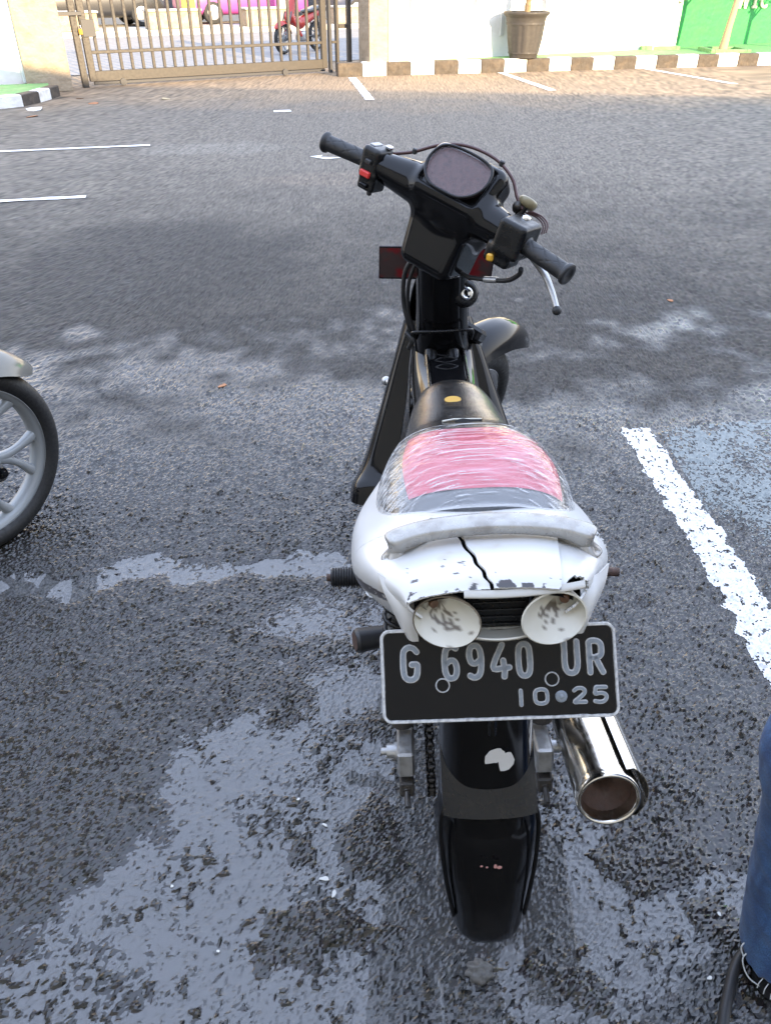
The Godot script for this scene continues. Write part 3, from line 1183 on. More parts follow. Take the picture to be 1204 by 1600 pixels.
func build_street() -> void:
	var t := Vector2(0.857, 0.515)
	var road := mat("street_asphalt", lin(0.20, 0.195, 0.19), 0.85)
	weathered(road, 0.6, lin(0.15, 0.145, 0.14), 0.8, 1.0, "street", 5, 0.4)
	var mb := MB.new()
	var a := Vector2(-4.3, 14.1)
	var n := Vector2(-t.y, t.x)
	var q := [a - t * 60.0 + n * 1.3, a + t * 60.0 + n * 1.3, a + t * 60.0 + n * 10.5, a - t * 60.0 + n * 10.5]
	mb._oriented([V(q[0].x, 0.012, q[0].y), V(q[3].x, 0.012, q[3].y), V(q[2].x, 0.012, q[2].y), V(q[1].x, 0.012, q[1].y)], Vector3.UP)
	struct("street_road", mb, road)
	mb = MB.new()
	var f := a + n * 10.6
	wall_box(mb, f - t * 60.0, f + t * 60.0, -0.02, 0.14, 3.6, 0.01)
	struct("far_pavement", mb, weathered(mat("pale_concrete", lin(0.42, 0.40, 0.36), 0.9), 0.7, lin(0.32, 0.30, 0.26), 0.8, 1.0, "pave", 4))
	# low concrete planters along the far pavement
	var pm: StandardMaterial3D = mats.beige_stone
	var first: Node3D = null
	for i in 9:
		var c := f + n * 0.4 + t * (-7.0 + i * 2.9)
		if first == null:
			first = thing("street_planter", "low beige concrete planter on the far pavement beyond the gate", "planter", V(c.x, 0.14, c.y), atan2(t.y, t.x), "planters along the far pavement")
			var b2 := MB.new()
			b2.box(Vector3(0, 0.21, 0), Vector3(1.5, 0.42, 0.5), Basis.IDENTITY, 0.02)
			part("trough", b2, pm, first)
			b2 = MB.new()
			b2.box(Vector3(0, 0.445, 0), Vector3(1.58, 0.05, 0.58), Basis.IDENTITY, 0.012)
			part("coping", b2, mats.pale_concrete, first)
		else:
			var o := twin(first)
			o.position = V(c.x, 0.14, c.y)
	var turn := atan2(t.y, t.x) - PI / 2
	var carp := func(called: String, c: Color) -> StandardMaterial3D:
		var m := mat(called, c, 0.25)
		m.clearcoat_enabled = true
		m.clearcoat = 0.6
		return m
	var r := f + n * 2.6
	var cp := r + t * 2.9
	make_car("parked_car", "black car parked beyond the far pavement planters", carp.call("black_paint", lin(0.012, 0.012, 0.014)), V(cp.x, 0.141, cp.y), turn)
	cp = r + t * 7.6
	make_car("parked_car", "magenta car parked beyond the far pavement planters", carp.call("magenta_paint", lin(0.40, 0.05, 0.22)), V(cp.x, 0.141, cp.y), turn)
	cp = r + t * 12.6
	make_car("parked_car", "dark blue car parked beyond the far pavement planters", carp.call("blue_car", lin(0.02, 0.03, 0.07)), V(cp.x, 0.141, cp.y), turn)
	mb = MB.new()
	var y := f + n * 1.1 + t * 5.35
	mb.box(V(y.x, 0.85, y.y), Vector3(0.34, 1.42, 0.3), Basis.IDENTITY, 0.02)
	mb.box(V(y.x, 1.60, y.y), Vector3(0.42, 0.08, 0.38), Basis.IDENTITY, 0.02)
	solo("street_cabinet", mb, mat("yellow_paint", lin(0.72, 0.50, 0.06), 0.5), "upright yellow street cabinet between the two parked cars", "cabinet")
	for k in 2:
		mb = MB.new()
		var pp = f + n * 1.0 + t * ([-2.6, 8.3][k])
		mb.tube([V(pp.x, 0.14, pp.y), V(pp.x, 3.0, pp.y), V(pp.x, 6.5, pp.y)], [0.13, 0.12, 0.10], 16)
		mb.tube([V(pp.x, 0.14, pp.y), V(pp.x, 0.35, pp.y)], 0.18, 16)
		solo("utility_pole", mb, mats.pale_concrete, ["pale concrete utility pole left of the black parked car", "pale concrete utility pole beside the dark blue parked car"][k], "pole")
	# buildings across the street, in the light
	var hb := thing("shop_house", "pale shop house with dark shutters across the street", "building")
	var w := f + n * 6.0
	mb = MB.new()
	wall_box(mb, w - t * 30.0, w + t * 30.0, 0.0, 6.0, 6.0)
	part("wall", mb, mat("shop_wall", lin(0.5, 0.46, 0.38), 0.9), hb)
	for i in 14:
		mb = MB.new()
		var c := w + t * (-28.0 + i * 4.1) - n * 0.04
		wall_box(mb, c, c + t * 3.0, 0.15, 2.7, 0.05)
		part("shutter", mb, mat("shutter", lin(0.06, 0.06, 0.065), 0.6), hb)
	mb = MB.new()
	wall_box(mb, w - t * 30.1 - n * 0.3, w + t * 30.1 - n * 0.3, 6.002, 6.3, 6.6)
	part("roof", mb, mats.pale_concrete, hb)

func leaf_cloud(mb: MB, n: int, pick: Callable, size: float, tones: Array) -> void:
	mb.has_col = true
	for i in n:
		var c: Vector3 = pick.call()
		var d := Vector3(rng.randfn(), rng.randfn() + 0.4, rng.randfn()).normalized()
		var x := d.cross(Vector3(rng.randfn(), rng.randfn(), rng.randfn())).normalized()
		var l := size * rng.randf_range(0.7, 1.3)
		var w := l * 0.45
		var tone: Color = tones[rng.randi() % tones.size()]
		mb.tint = tone * rng.randf_range(0.75, 1.25)
		var mid := c + d * l * 0.5
		var fold := x.cross(d) * w * 0.25
		mb.quad(c, mid + x * w * 0.5 + fold, c + d * l, mid)
		mb.quad(c, mid, c + d * l, mid - x * w * 0.5 + fold)
	mb.tint = Color.WHITE

func build_plants(w0: Vector2, wd: Vector2, out: Vector2) -> void:
	var leafm := mat("leaf", Color.WHITE, 0.5)
	leafm.vertex_color_use_as_albedo = true
	leafm.backlight_enabled = true
	leafm.backlight = Color(0.3, 0.35, 0.1)
	var bark := weathered(mat("bark", lin(0.22, 0.16, 0.09), 0.9), 4.0, lin(0.10, 0.07, 0.04), 0.8, 1.0, "bark", 4, 0.8)
	var dark_tones := [Color(0.035, 0.05, 0.018), Color(0.05, 0.075, 0.02), Color(0.08, 0.10, 0.03)]
	var lime := [Color(0.16, 0.19, 0.03), Color(0.11, 0.16, 0.03), Color(0.22, 0.20, 0.03)]
	# --- big ribbed pot on the verge
	var pc := V(2.44, 0.198, 15.86)
	var pot := thing("planter_pot", "large grey brown ribbed pot standing on the green verge", "pot", pc)
	var pm := weathered(mat("pot_plastic", lin(0.040, 0.036, 0.032), 0.6), 2.0, lin(0.055, 0.048, 0.042), 0.5, 0.8, "pot", 4)
	var mb := MB.new()
	var rib := func(an: float, al: float, r: float) -> float:
		return 0.006 * (1.0 if fposmod(an * 14.0 / TAU, 1.0) < 0.5 else -0.4) if al > 0.10 and al < 0.50 and r > 0.2 else 0.0
	mb.lathe([[0.0, 0.0], [0.235, 0.0], [0.245, 0.02], [0.255, 0.07], [0.27, 0.075], [0.268, 0.095], [0.262, 0.102], [0.30, 0.30], [0.322, 0.495], [0.335, 0.505], [0.337, 0.53], [0.33, 0.54], [0.345, 0.60], [0.36, 0.63], [0.395, 0.66], [0.40, 0.69], [0.385, 0.70], [0.34, 0.69], [0.32, 0.60], [0.0, 0.585]], Vector3.ZERO, Vector3.UP, 84, rib)
	part("vessel", mb, pm, pot)
	mb = MB.new()
	mb.lathe([[0.0, 0.60], [0.33, 0.60]], Vector3.ZERO, Vector3.UP, 24)
	part("soil", mb, mat("soil", lin(0.05, 0.035, 0.022), 1.0), pot)
	var palm := thing("potted_palm", "small palm with rough brown stem growing in the ribbed pot", "plant", pc + Vector3(0, 0.60, 0))
	mb = MB.new()
	var trunk := []
	var rad := []
	for i in 24:
		var h := i * 0.045
		trunk.append(Vector3(0.02 * sin(h * 3.0), h, 0.015 * cos(h * 2.0)))
		rad.append(0.055 + 0.008 * sin(i * 2.1) - h * 0.012)
	mb.tube(trunk, rad, 14)
	part("trunk", mb, bark, palm)
	mb = MB.new()
	mb.has_col = true
	for i in 16:
		var an := i * 2.4
		var dir := Vector3(cos(an), 0, sin(an))
		var base := Vector3(0, 1.0, 0)
		for k in 26:
			var s := k / 25.0
			var mid := base + dir * (s * 0.85) + Vector3.UP * (0.55 * s - 0.75 * s * s)
			for sd in [-1.0, 1.0]:
				var sidev = dir.cross(Vector3.UP) * sd
				mb.tint = lime[(i + k) % 3] * 0.8
				var tip = mid + sidev * (0.28 * (1.0 - 0.6 * s)) + dir * 0.1 - Vector3.UP * 0.08
				mb.quad(mid - dir * 0.012, mid + dir * 0.012, tip, tip - dir * 0.006)
	part("crown", mb, leafm, palm)
	# --- slim dark shrub tree by the pillar
	var sc := V(5.42, 0.198, 18.05)
	var sh := thing("shrub_tree", "slim dark leaved shrub with yellow lower leaves by the white wall", "tree", sc)
	mb = MB.new()
	mb.tube([Vector3(0, 0, 0), Vector3(0.02, 0.3, 0), Vector3(-0.02, 0.7, 0.02), Vector3(0.04, 1.3, 0)], [0.035, 0.028, 0.025, 0.015], 10)
	for i in 7:
		var an := i * 1.9
		mb.tube([Vector3(0.0, 0.45 + i * 0.1, 0), Vector3(cos(an) * 0.14, 0.62 + i * 0.12, sin(an) * 0.14), Vector3(cos(an) * 0.26, 0.85 + i * 0.13, sin(an) * 0.26)], [0.014, 0.01, 0.005], 6)
	part("trunk", mb, bark, sh)
	mb = MB.new()
	leaf_cloud(mb, 2600, func() -> Vector3:
		var an := rng.randf() * TAU
		var h := rng.randf_range(0.42, 1.75)
		var r := sqrt(rng.randf()) * (0.10 + 0.30 * smoothstep(0.40, 0.95, h) - 0.18 * smoothstep(1.3, 1.75, h))
		r *= 0.75 + 0.35 * sin(an * 3.0 + h * 9.0)
		return Vector3(cos(an) * r, h, sin(an) * r), 0.075, dark_tones)
	leaf_cloud(mb, 160, func() -> Vector3:
		var an := rng.randf() * TAU
		var r := sqrt(rng.randf()) * 0.12
		return Vector3(cos(an) * r + 0.03, rng.randf_range(0.02, 0.5), sin(an) * r), 0.08, lime)
	part("crown", mb, leafm, sh)
	# --- tree in front of the green wall, its crown above the frame
	var tc := V(6.52, 0.198, 17.28)
	var tr := thing("verge_tree", "young tree with smooth tan trunk in front of the green wall", "tree", tc)
	mb = MB.new()
	mb.tube([Vector3(-0.03, 0, 0), Vector3(0.0, 0.4, 0), Vector3(0.06, 0.9, 0), Vector3(0.05, 1.25, 0), Vector3(0.1, 1.8, 0)], [0.085, 0.062, 0.055, 0.055, 0.03], 12)
	for i in 6:
		var an := i * 1.05 + 0.3
		mb.tube([Vector3(0.05, 1.0 + i * 0.05, 0), Vector3(0.06 + cos(an) * 0.25, 1.2 + i * 0.08, sin(an) * 0.25), Vector3(0.06 + cos(an) * 0.6, 1.6 + i * 0.1, sin(an) * 0.6)], [0.03, 0.022, 0.01], 7)
	part("trunk", mb, mat("tan_bark", lin(0.36, 0.27, 0.15), 0.85), tr)
	mb = MB.new()
	leaf_cloud(mb, 1900, func() -> Vector3:
		var q := Vector3(rng.randfn(), rng.randfn(), rng.randfn()).normalized() * pow(rng.randf(), 0.4)
		return Vector3(0.1, 1.95, 0) + q * Vector3(1.0, 0.72, 0.85) * (0.85 + 0.25 * sin(q.x * 7.0 + q.z * 5.0)), 0.12, lime + dark_tones)
	part("crown", mb, leafm, tr)
	# --- green concrete rims round the roots
	for q in [[tc, "low green painted slab round the root of the young tree"], [sc, "low green painted slab round the root of the dark shrub"]]:
		var sb := MB.new()
		var at: Vector3 = q[0]
		for s in [[-0.34, 0.0, 0.08, 0.76], [0.34, 0.0, 0.08, 0.76], [0.0, -0.34, 0.6, 0.08], [0.0, 0.34, 0.6, 0.08]]:
			sb.box(at + Vector3(s[0], 0.025, s[1]), Vector3(s[2], 0.07, s[3]), Basis.IDENTITY, 0.006)
		solo("tree_rim", sb, mats.green_concrete, q[1], "kerb rim")
	# --- second tree out of the frame that dapples the green wall
	var o := twin(tr, "leafy young tree farther along the green wall verge")
	o.position = V(9.0, 0.198, 17.1)
	o.rotation.y = 2.0


# ------------------------------------------------------------------ the motorbike
# local axes: P(x right, h up, s forward from the rear axle)
var steer := Transform3D.IDENTITY

func tab(t: Array, s: float) -> float:
	# smooth lookup in [[s, value], ...]
	if s <= t[0][0]: return t[0][1]
	for i in t.size() - 1:
		if s <= t[i + 1][0]:
			var u = (s - t[i][0]) / (t[i + 1][0] - t[i][0])
			var p0: float = t[maxi(i - 1, 0)][1]
			var p3: float = t[mini(i + 2, t.size() - 1)][1]
			return cubic_interpolate(t[i][1], t[i + 1][1], p0, p3, u)
	return t[t.size() - 1][1]

func bike_mats() -> void:
	var m := mat("gloss_black", lin(0.004, 0.004, 0.0045), 0.11, 0.0, 0.35)
	m = mat("worn_black", lin(0.006, 0.006, 0.0065), 0.3, 0.0, 0.38)
	weathered(m, 5.0, lin(0.012, 0.011, 0.010), 0.14, 0.42, "wornblack", 4)
	mat("rubber", lin(0.010, 0.010, 0.011), 0.5)
	m = mat("tyre", lin(0.007, 0.007, 0.007), 0.6)
	weathered(m, 9.0, lin(0.014, 0.013, 0.012), 0.45, 0.75, "tyre", 4, 0.3)
	mat("chrome", lin(0.62, 0.62, 0.61), 0.10, 1.0)
	m = mat("muffler_chrome", lin(0.60, 0.58, 0.54), 0.12, 1.0)
	weathered(m, 6.0, lin(0.50, 0.43, 0.33), 0.07, 0.24, "muffler", 4)
	m.metallic = 1.0
	m = mat("alloy", lin(0.42, 0.42, 0.42), 0.35, 0.75)
	weathered(m, 7.0, lin(0.26, 0.25, 0.23), 0.28, 0.5, "alloy", 4)
	m.metallic = 0.75
	m = mat("greasy", lin(0.030, 0.027, 0.024), 0.45)
	weathered(m, 14.0, lin(0.055, 0.042, 0.030), 0.25, 0.7, "greasy", 5, 0.5)
	m = mat("rusty", lin(0.055, 0.032, 0.024), 0.8)
	weathered(m, 12.0, lin(0.085, 0.042, 0.028), 0.6, 0.9, "rusty", 5, 0.6)
	m = mat("vinyl", lin(0.013, 0.0125, 0.012), 0.35, 0.0, 0.65)
	weathered(m, 4.0, lin(0.028, 0.024, 0.020), 0.12, 0.28, "vinyl", 5, 0.0)
	m.normal_enabled = true
	m.normal_texture = noise_tex("vinyl_grain", 512, 0.18, [], 2, FastNoiseLite.TYPE_CELLULAR, 3.0)
	m.normal_scale = 0.35
	m = mat("white_body", Color.WHITE, 0.3)
	m.vertex_color_use_as_albedo = true
	m.clearcoat_enabled = true
	m.clearcoat = 0.2
	m.clearcoat_roughness = 0.15
	m = mat("cream_plastic", Color.WHITE, 0.38)
	m.vertex_color_use_as_albedo = true
	mat("plate_black", lin(0.003, 0.003, 0.0035), 0.14, 0.0, 0.3)
	m = mat("plate_white", lin(0.42, 0.42, 0.41), 0.4)
	weathered(m, 30.0, lin(0.15, 0.15, 0.15), 0.3, 0.6, "platew", 4)
	m = mat("plate_figure", lin(0.15, 0.17, 0.19), 0.35)
	weathered(m, 30.0, lin(0.09, 0.11, 0.13), 0.25, 0.5, "platef", 4)
	m = mat("grab_alloy", lin(0.32, 0.31, 0.29), 0.3, 0.35)
	weathered(m, 6.0, lin(0.20, 0.185, 0.165), 0.2, 0.4, "grab", 5)
	m.metallic = 0.35

# a road wheel: parts hang under one node; axle along x
func wheel(parent: Node, called: String, at: Vector3, wide: float, xf: Transform3D, spokes: bool) -> Node3D:
	var w := Node3D.new()
	w.name = called
	parent.add_child(w, true)
	var mb := MB.new()
	mb.xf = xf
	var prof := []
	for i in 25:
		var an := -2.35 + 4.70 * i / 24.0
		prof.append([0.246 + 0.037 * cos(an), wide * sin(an)])
	var tread := func(an: float, al: float, r: float) -> float:
		if r < 0.262: return 0.0
		var g := fposmod(an * 46.0 / TAU + absf(al) * 26.0, 1.0)
		return -0.0035 if g < 0.24 and absf(al) > 0.007 else 0.0
	mb.lathe(prof, at, Vector3.RIGHT, 184, tread)
	part("tyre", mb, mats.tyre, w)
	mb = MB.new()
	mb.xf = xf
	var k := wide / 0.038
	mb.lathe([[0.219, -0.028 * k], [0.226, -0.027 * k], [0.226, -0.024 * k], [0.214, -0.022 * k], [0.203, -0.014 * k], [0.200, 0.0], [0.203, 0.014 * k], [0.214, 0.022 * k], [0.226, 0.024 * k], [0.226, 0.027 * k], [0.219, 0.028 * k]], at, Vector3.RIGHT, 64)
	part("rim", mb, mats.chrome if spokes else mats.wheel_paint, w)
	mb = MB.new()
	mb.xf = xf
	mb.lathe([[0.0, -0.055], [0.02, -0.055], [0.022, -0.045], [0.055, -0.043], [0.058, -0.03], [0.04, -0.02], [0.04, 0.02], [0.058, 0.03], [0.055, 0.043], [0.022, 0.045], [0.02, 0.055], [0.0, 0.055]], at, Vector3.RIGHT, 32)
	part("hub", mb, mats.alloy if spokes else mats.wheel_paint, w)
	if spokes:
		mb = MB.new()
		mb.xf = xf
		for i in 36:
			var an := TAU * i / 36.0
			var sd := 0.03 if i % 2 == 0 else -0.03
			var lean := 0.5 if i % 4 < 2 else -0.5
			var a := at + Vector3(sd, cos(an + lean) * 0.052, sin(an + lean) * 0.052)
			var b := at + Vector3(0.0, cos(an) * 0.203, sin(an) * 0.203)
			mb.tube([a, b], 0.0014, 5)
		var sp := part("spokes", mb, mats.chrome, w)
		sp.set_meta("kind", "stuff")
	return w

func seat_pt(a: float, s: float) -> Vector3:
	# a from -1 (left lower edge) over the top (0) to 1 (right lower edge)
	var w := tab([[-0.085, 0.085], [-0.07, 0.108], [-0.04, 0.126], [0.0, 0.137], [0.08, 0.141], [0.17, 0.128], [0.26, 0.114], [0.36, 0.100], [0.46, 0.086], [0.52, 0.068], [0.55, 0.044], [0.563, 0.012]], s)
	var top := tab([[-0.085, 0.800], [-0.07, 0.829], [-0.05, 0.847], [-0.02, 0.858], [0.05, 0.864], [0.11, 0.862], [0.17, 0.851], [0.23, 0.828], [0.30, 0.803], [0.40, 0.785], [0.50, 0.775], [0.54, 0.762], [0.563, 0.745]], s)
	var low := tab([[-0.085, 0.785], [0.0, 0.765], [0.1, 0.745], [0.2, 0.725], [0.35, 0.705], [0.5, 0.712], [0.563, 0.730]], s)
	var e := tab([[-0.085, 2.6], [0.1, 3.0], [0.3, 2.7], [0.563, 2.3]], s)
	var t := (1.0 - a) * PI * 0.5 * 1.0
	var c := cos(t)
	var q := sin(t)
	var x := signf(c) * pow(absf(c), 2.0 / e) * w
	var y := low + (top - low) * pow(maxf(q, 0.0), 2.0 / e)
	y -= 0.006 * exp(-pow((s - 0.30) / 0.05, 2.0)) * exp(-pow(x / 0.05, 2.0))
	return P(x, y, s)

func seat_rows(a0: float, a1: float, na: int, s0: float, s1: float, ns: int, lift = null) -> Array:
	var rows := []
	for j in ns + 1:
		var s := lerpf(s0, s1, float(j) / ns)
		var r := PackedVector3Array()
		for i in na + 1:
			r.append(seat_pt(lerpf(a0, a1, float(i) / na), s))
		rows.append(r)
	return rows if lift == null else offset_rows(rows, func(u, w): return -lift.call(u, w))

func build_bike() -> void:
	bike_mats()
	var bike := thing("motorbike", "black motorbike with cracked white tail, film wrapped seat and black rear plate", "motorbike", Vector3(0.173, 0.0, -0.90))
	bike.rotation_degrees = Vector3(0, 0, 3.0)
	var axis := Vector3(0, cos(deg_to_rad(26.5)), sin(deg_to_rad(26.5)))
	var pivot := P(0, 1.048, 0.788)
	var turn := Basis(axis, deg_to_rad(-42.6))
	steer = Transform3D(turn, pivot - turn * pivot)
	build_rear(bike)
	build_seat(bike)
	build_tail(bike)
	build_plate(bike)
	build_frame(bike)
	build_front(bike)

# ------------------------------------------------------------------ rear wheel, chain, swing arm, muffler, mudguard
func build_rear(bike: Node3D) -> void:
	var I := Transform3D.IDENTITY
	wheel(bike, "rear_wheel", P(0, 0.283, 0), 0.043, I, true)
	var mb := MB.new()
	# sprocket
	var tooth := func(an: float, al: float, r: float) -> float:
		return 0.004 if r > 0.06 and fposmod(an * 36.0 / TAU, 1.0) < 0.5 else 0.0
	mb.lathe([[0.03, -0.003], [0.068, -0.003], [0.068, 0.003], [0.03, 0.003]], P(-0.078, 0.283, 0), Vector3.RIGHT, 144, tooth)
	part("sprocket", mb, mats.greasy, bike)
	# chain: plates and rollers round both sprockets
	mb = MB.new()
	var path := PackedVector2Array()
	var c0 := Vector2(0.0, 0.283)
	var c1 := Vector2(0.50, 0.30)
	var r0 := 0.074
	var r1 := 0.032
	for i in 19:
		var an := PI / 2 + PI * i / 18.0
		path.append(c0 + Vector2(cos(an), sin(an)) * r0)
	for i in 9:
		var an := -PI / 2 + PI * i / 8.0
		path.append(c1 + Vector2(cos(an), sin(an)) * r1)
	path.append(path[0])
	var total := 0.0
	for i in path.size() - 1:
		total += path[i].distance_to(path[i + 1])
	var n := int(total / 0.0127)
	var walk := func(l: float) -> Vector2:
		var acc := 0.0
		for i in path.size() - 1:
			var g := path[i].distance_to(path[i + 1])
			if acc + g >= l:
				return path[i].lerp(path[i + 1], (l - acc) / g)
			acc += g
		return path[0]
	for i in n:
		var a: Vector2 = walk.call(total * i / n)
		var b: Vector2 = walk.call(total * (i + 1) / n)
		var m := (a + b) * 0.5
		var d := (b - a).normalized()
		var bs := Basis(Vector3.RIGHT, Vector3(0, d.x, d.y).normalized(), Vector3(0, -d.y, d.x))
		bs = Basis(Vector3.RIGHT, P(0, d.x, -d.y) * 1.0, P(0, d.y, d.x))
		var o := 0.0045 if i % 2 == 0 else 0.0065
		for sd in [-1.0, 1.0]:
			mb.box(P(-0.078 + sd * o, m.y, m.x), Vector3(0.0016, 0.0105, 0.0165), bs, 0.0006)
		mb.lathe_hard([[0.0, -0.0075], [0.004, -0.0075], [0.004, 0.0075], [0.0, 0.0075]], P(-0.078, a.y, a.x), Vector3.RIGHT, 8)
	var ch := part("chain", mb, mats.greasy, bike)
	ch.set_meta("kind", "stuff")
	# swing arm: two box tubes with flat silver ends, adjuster bolts
	for sd in [-1.0, 1.0]:
		mb = MB.new()
		var rings := []
		for q in [[0.50, 0.305, 0.016, 0.026], [0.25, 0.295, 0.016, 0.025], [0.03, 0.285, 0.013, 0.024]]:
			rings.append(se_ring(P(sd * 0.118, q[1], q[0]), Vector3(q[2], 0, 0), Vector3(0, q[3], 0), 5.0, 20))
		loft(mb, rings, 2)
		var arm := part("swing_arm", mb, mats.worn_black, bike)
		mb = MB.new()
		mb.box(P(sd * 0.121, 0.300, -0.012), Vector3(0.030, 0.050, 0.085), Basis(Vector3.RIGHT, -0.25), 0.004)
		part("axle_end", mb, mats.alloy, arm, "silver axle end block")
		mb = MB.new()
		mb.box(P(sd * 0.121, 0.262, -0.058), Vector3(0.026, 0.030, 0.024), Basis(Vector3.RIGHT, -0.25), 0.003)
		mb.lathe_hard([[0.0, -0.01], [0.009, -0.01], [0.009, 0.004], [0.0055, 0.004], [0.0055, 0.032], [0.0, 0.032]], P(sd * 0.121, 0.262, -0.065), P(0, -0.2, -1), 6)
		part("chain_adjuster", mb, mats.greasy, arm)
		mb = MB.new()
		mb.lathe_hard([[0.0, 0.0], [0.016, 0.0], [0.016, 0.006], [0.013, 0.006], [0.013, 0.02], [0.007, 0.02], [0.007, 0.03], [0.0, 0.03]], P(sd * 0.136, 0.286, 0.0), Vector3(sd, 0, 0), 12)
		part("axle_nut", mb, mats.alloy, arm)
	# shock absorbers with open coils
	for sd in [-1.0, 1.0]:
		var a := P(sd * 0.125, 0.33, 0.03)
		var b := P(sd * 0.118, 0.70, 0.07)
		mb = MB.new()
		mb.tube([a, a.lerp(b, 0.5), b], 0.013, 12)
		mb.tube([a, a.lerp(b, 0.35)], 0.022, 14)
		var sh := part("shock_absorber", mb, mats.greasy, bike)
		mb = MB.new()
		var coil := []
		var dir := (b - a).normalized()
		var px := dir.cross(Vector3.BACK).normalized()
		var py := px.cross(dir)
		for i in 150:
			var t := i / 149.0
			var an := t * TAU * 11.0
			coil.append(a.lerp(b, 0.2 + 0.75 * t) + (px * cos(an) + py * sin(an)) * 0.025)
		mb.tube(coil, 0.0042, 7)
		part("coil_spring", mb, mats.worn_black, sh)
	# silver bracket bar beside the left shock
	mb = MB.new()
	mb.tube([P(-0.135, 0.30, 0.14), P(-0.142, 0.45, 0.12), P(-0.128, 0.60, 0.10)], 0.011, 10)
	part("frame_stay", mb, mats.alloy, bike)
	# brake rod sticking out on the left, low
	mb = MB.new()
	mb.tube([P(-0.165, 0.305, 0.06), P(-0.10, 0.31, 0.05)], 0.009, 10)
	part("pivot_bolt", mb, mats.greasy, bike)
	# right hand rod that peeks out behind the tail
	mb = MB.new()
	mb.tube([P(0.12, 0.36, 0.43), P(0.36, 0.335, 0.42)], 0.0105, 10)
	part("kick_lever", mb, mats.rusty, bike)
	# --- muffler
	mb = MB.new()
	var e := P(0.203, 0.345, -0.155)
	var f := P(0.203, 0.262, 0.19)
	var ax := (e - f).normalized()
	var L := f.distance_to(e)
	mb.lathe([[0.018, -0.06], [0.022, -0.02], [0.046, 0.03], [0.051, 0.06], [0.051, L - 0.03], [0.0525, L - 0.018], [0.0525, L - 0.006], [0.050, L], [0.046, L + 0.001], [0.044, L - 0.004], [0.040, L - 0.02], [0.036, L - 0.035]], f, ax, 56)
	var mf := part("muffler", mb, mats.muffler_chrome, bike)
	mb = MB.new()
	mb.lathe([[0.041, L - 0.018], [0.034, L - 0.034], [0.018, L - 0.036], [0.014, L - 0.06], [0.0, L - 0.065]], f, ax, 32)
	part("outlet", mb, mats.rusty, mf, "sooty brown muffler outlet")
	mb = MB.new()
	# heat shield: curved plate over the outer side, lifted off the tube
	var rows := []
	var sx := ax.cross(Vector3.UP).normalized()
	var sy := sx.cross(ax)
	for j in 9:
		var r := PackedVector3Array()
		for i in 15:
			var an := lerpf(-0.95, 0.95, i / 14.0) + 0.10
			var rr := 0.062 + 0.003 * cos(an)
			if i == 0 or i == 14: rr = 0.056
			r.append(f + ax * lerpf(0.02, L - 0.012, j / 8.0) + (sx * cos(an) + sy * sin(an)) * rr * (1.0 if sx.x > 0 else 1.0))
		rows.append(r)
	if rows[0][7].x < 0.2:
		for r in rows:
			for i in r.size():
				var q: Vector3 = r[i] - f
				var al := q.dot(ax)
				var off := q - ax * al
				r[i] = f + ax * al - sx * off.dot(sx) + sy * off.dot(sy)
	shell(mb, rows, 0.0016)
	part("heat_shield", mb, mats.muffler_chrome, mf)
	mb = MB.new()
	mb.tube(spline([P(0.10, 0.22, 0.62), P(0.14, 0.17, 0.50), P(0.19, 0.19, 0.30), f - ax * 0.055], 6), 0.016, 14)
	part("exhaust_pipe", mb, mats.rusty, mf)
	mb = MB.new()
	mb.box(P(0.150, 0.345, 0.10), Vector3(0.012, 0.09, 0.035), Basis(Vector3.RIGHT, 0.3), 0.003)
	part("muffler_bracket", mb, mats.alloy, mf)
	# --- rear mudguard: an upper gutter and a wider lower flap
	var sect := func(h: float, s: float, w: float, deep: float) -> Array:
		var row := []
		for i in 9:
			var an := lerpf(-1.45, 1.45, i / 8.0)
			row.append(P(w * signf(an) * pow(absf(sin(an)), 0.8), h + 0.15 * deep * (1.0 - cos(an)), s + deep * (1.0 - cos(an))))
		return row
	mb = MB.new()
	var net := []
	for q in [[0.80, -0.09, 0.062, 0.05], [0.72, -0.175, 0.064, 0.06], [0.62, -0.212, 0.066, 0.065], [0.52, -0.236, 0.068, 0.065], [0.45, -0.253, 0.069, 0.065], [0.415, -0.2605, 0.069, 0.065]]:
		net.append(sect.call(q[0], q[1], q[2], q[3]))
	shell(mb, net_rows(net, 4, 5), 0.003)
	part("mudguard", mb, mats.gloss_black, bike)
	mb = MB.new()
	net = []
	for q in [[0.465, -0.243, 0.066, 0.060], [0.435, -0.252, 0.071, 0.064], [0.395, -0.267, 0.079, 0.069], [0.33, -0.283, 0.075, 0.067], [0.26, -0.294, 0.065, 0.058], [0.205, -0.298, 0.058, 0.045], [0.188, -0.296, 0.050, 0.035]]:
		net.append(sect.call(q[0], q[1], q[2], q[3]))
	shell(mb, net_rows(net, 4, 5), 0.003)
	part("mud_flap", mb, mats.gloss_black, bike)
	# raised rib down each side of the flap
	for sd in [-1.0, 1.0]:
		mb = MB.new()
		mb.tube(spline([P(sd * 0.062, 0.47, -0.232), P(sd * 0.071, 0.43, -0.246), P(sd * 0.067, 0.34, -0.262), P(sd * 0.055, 0.24, -0.277)], 5), 0.0035, 8)
		part("flap_rib", mb, mats.gloss_black, bike)
	# white round sticker, partly torn away
	mb = MB.new()
	var disc := PackedVector2Array()
	for q in [[0, 21], [20, 20], [38, 20.5], [48, 18], [56, 14], [64, 16.5], [76, 17], [84, 20], [100, 20.5], [130, 21], [160, 21], [185, 20.5], [196, 20.5], [203, 12], [210, 8], [228, 6], [240, 3], [262, 7], [270, 13], [274, 18.5], [290, 20], [310, 21], [340, 21]]:
		disc.append(Vector2(cos(deg_to_rad(q[0])), sin(deg_to_rad(q[0]))) * q[1] * 0.00098)
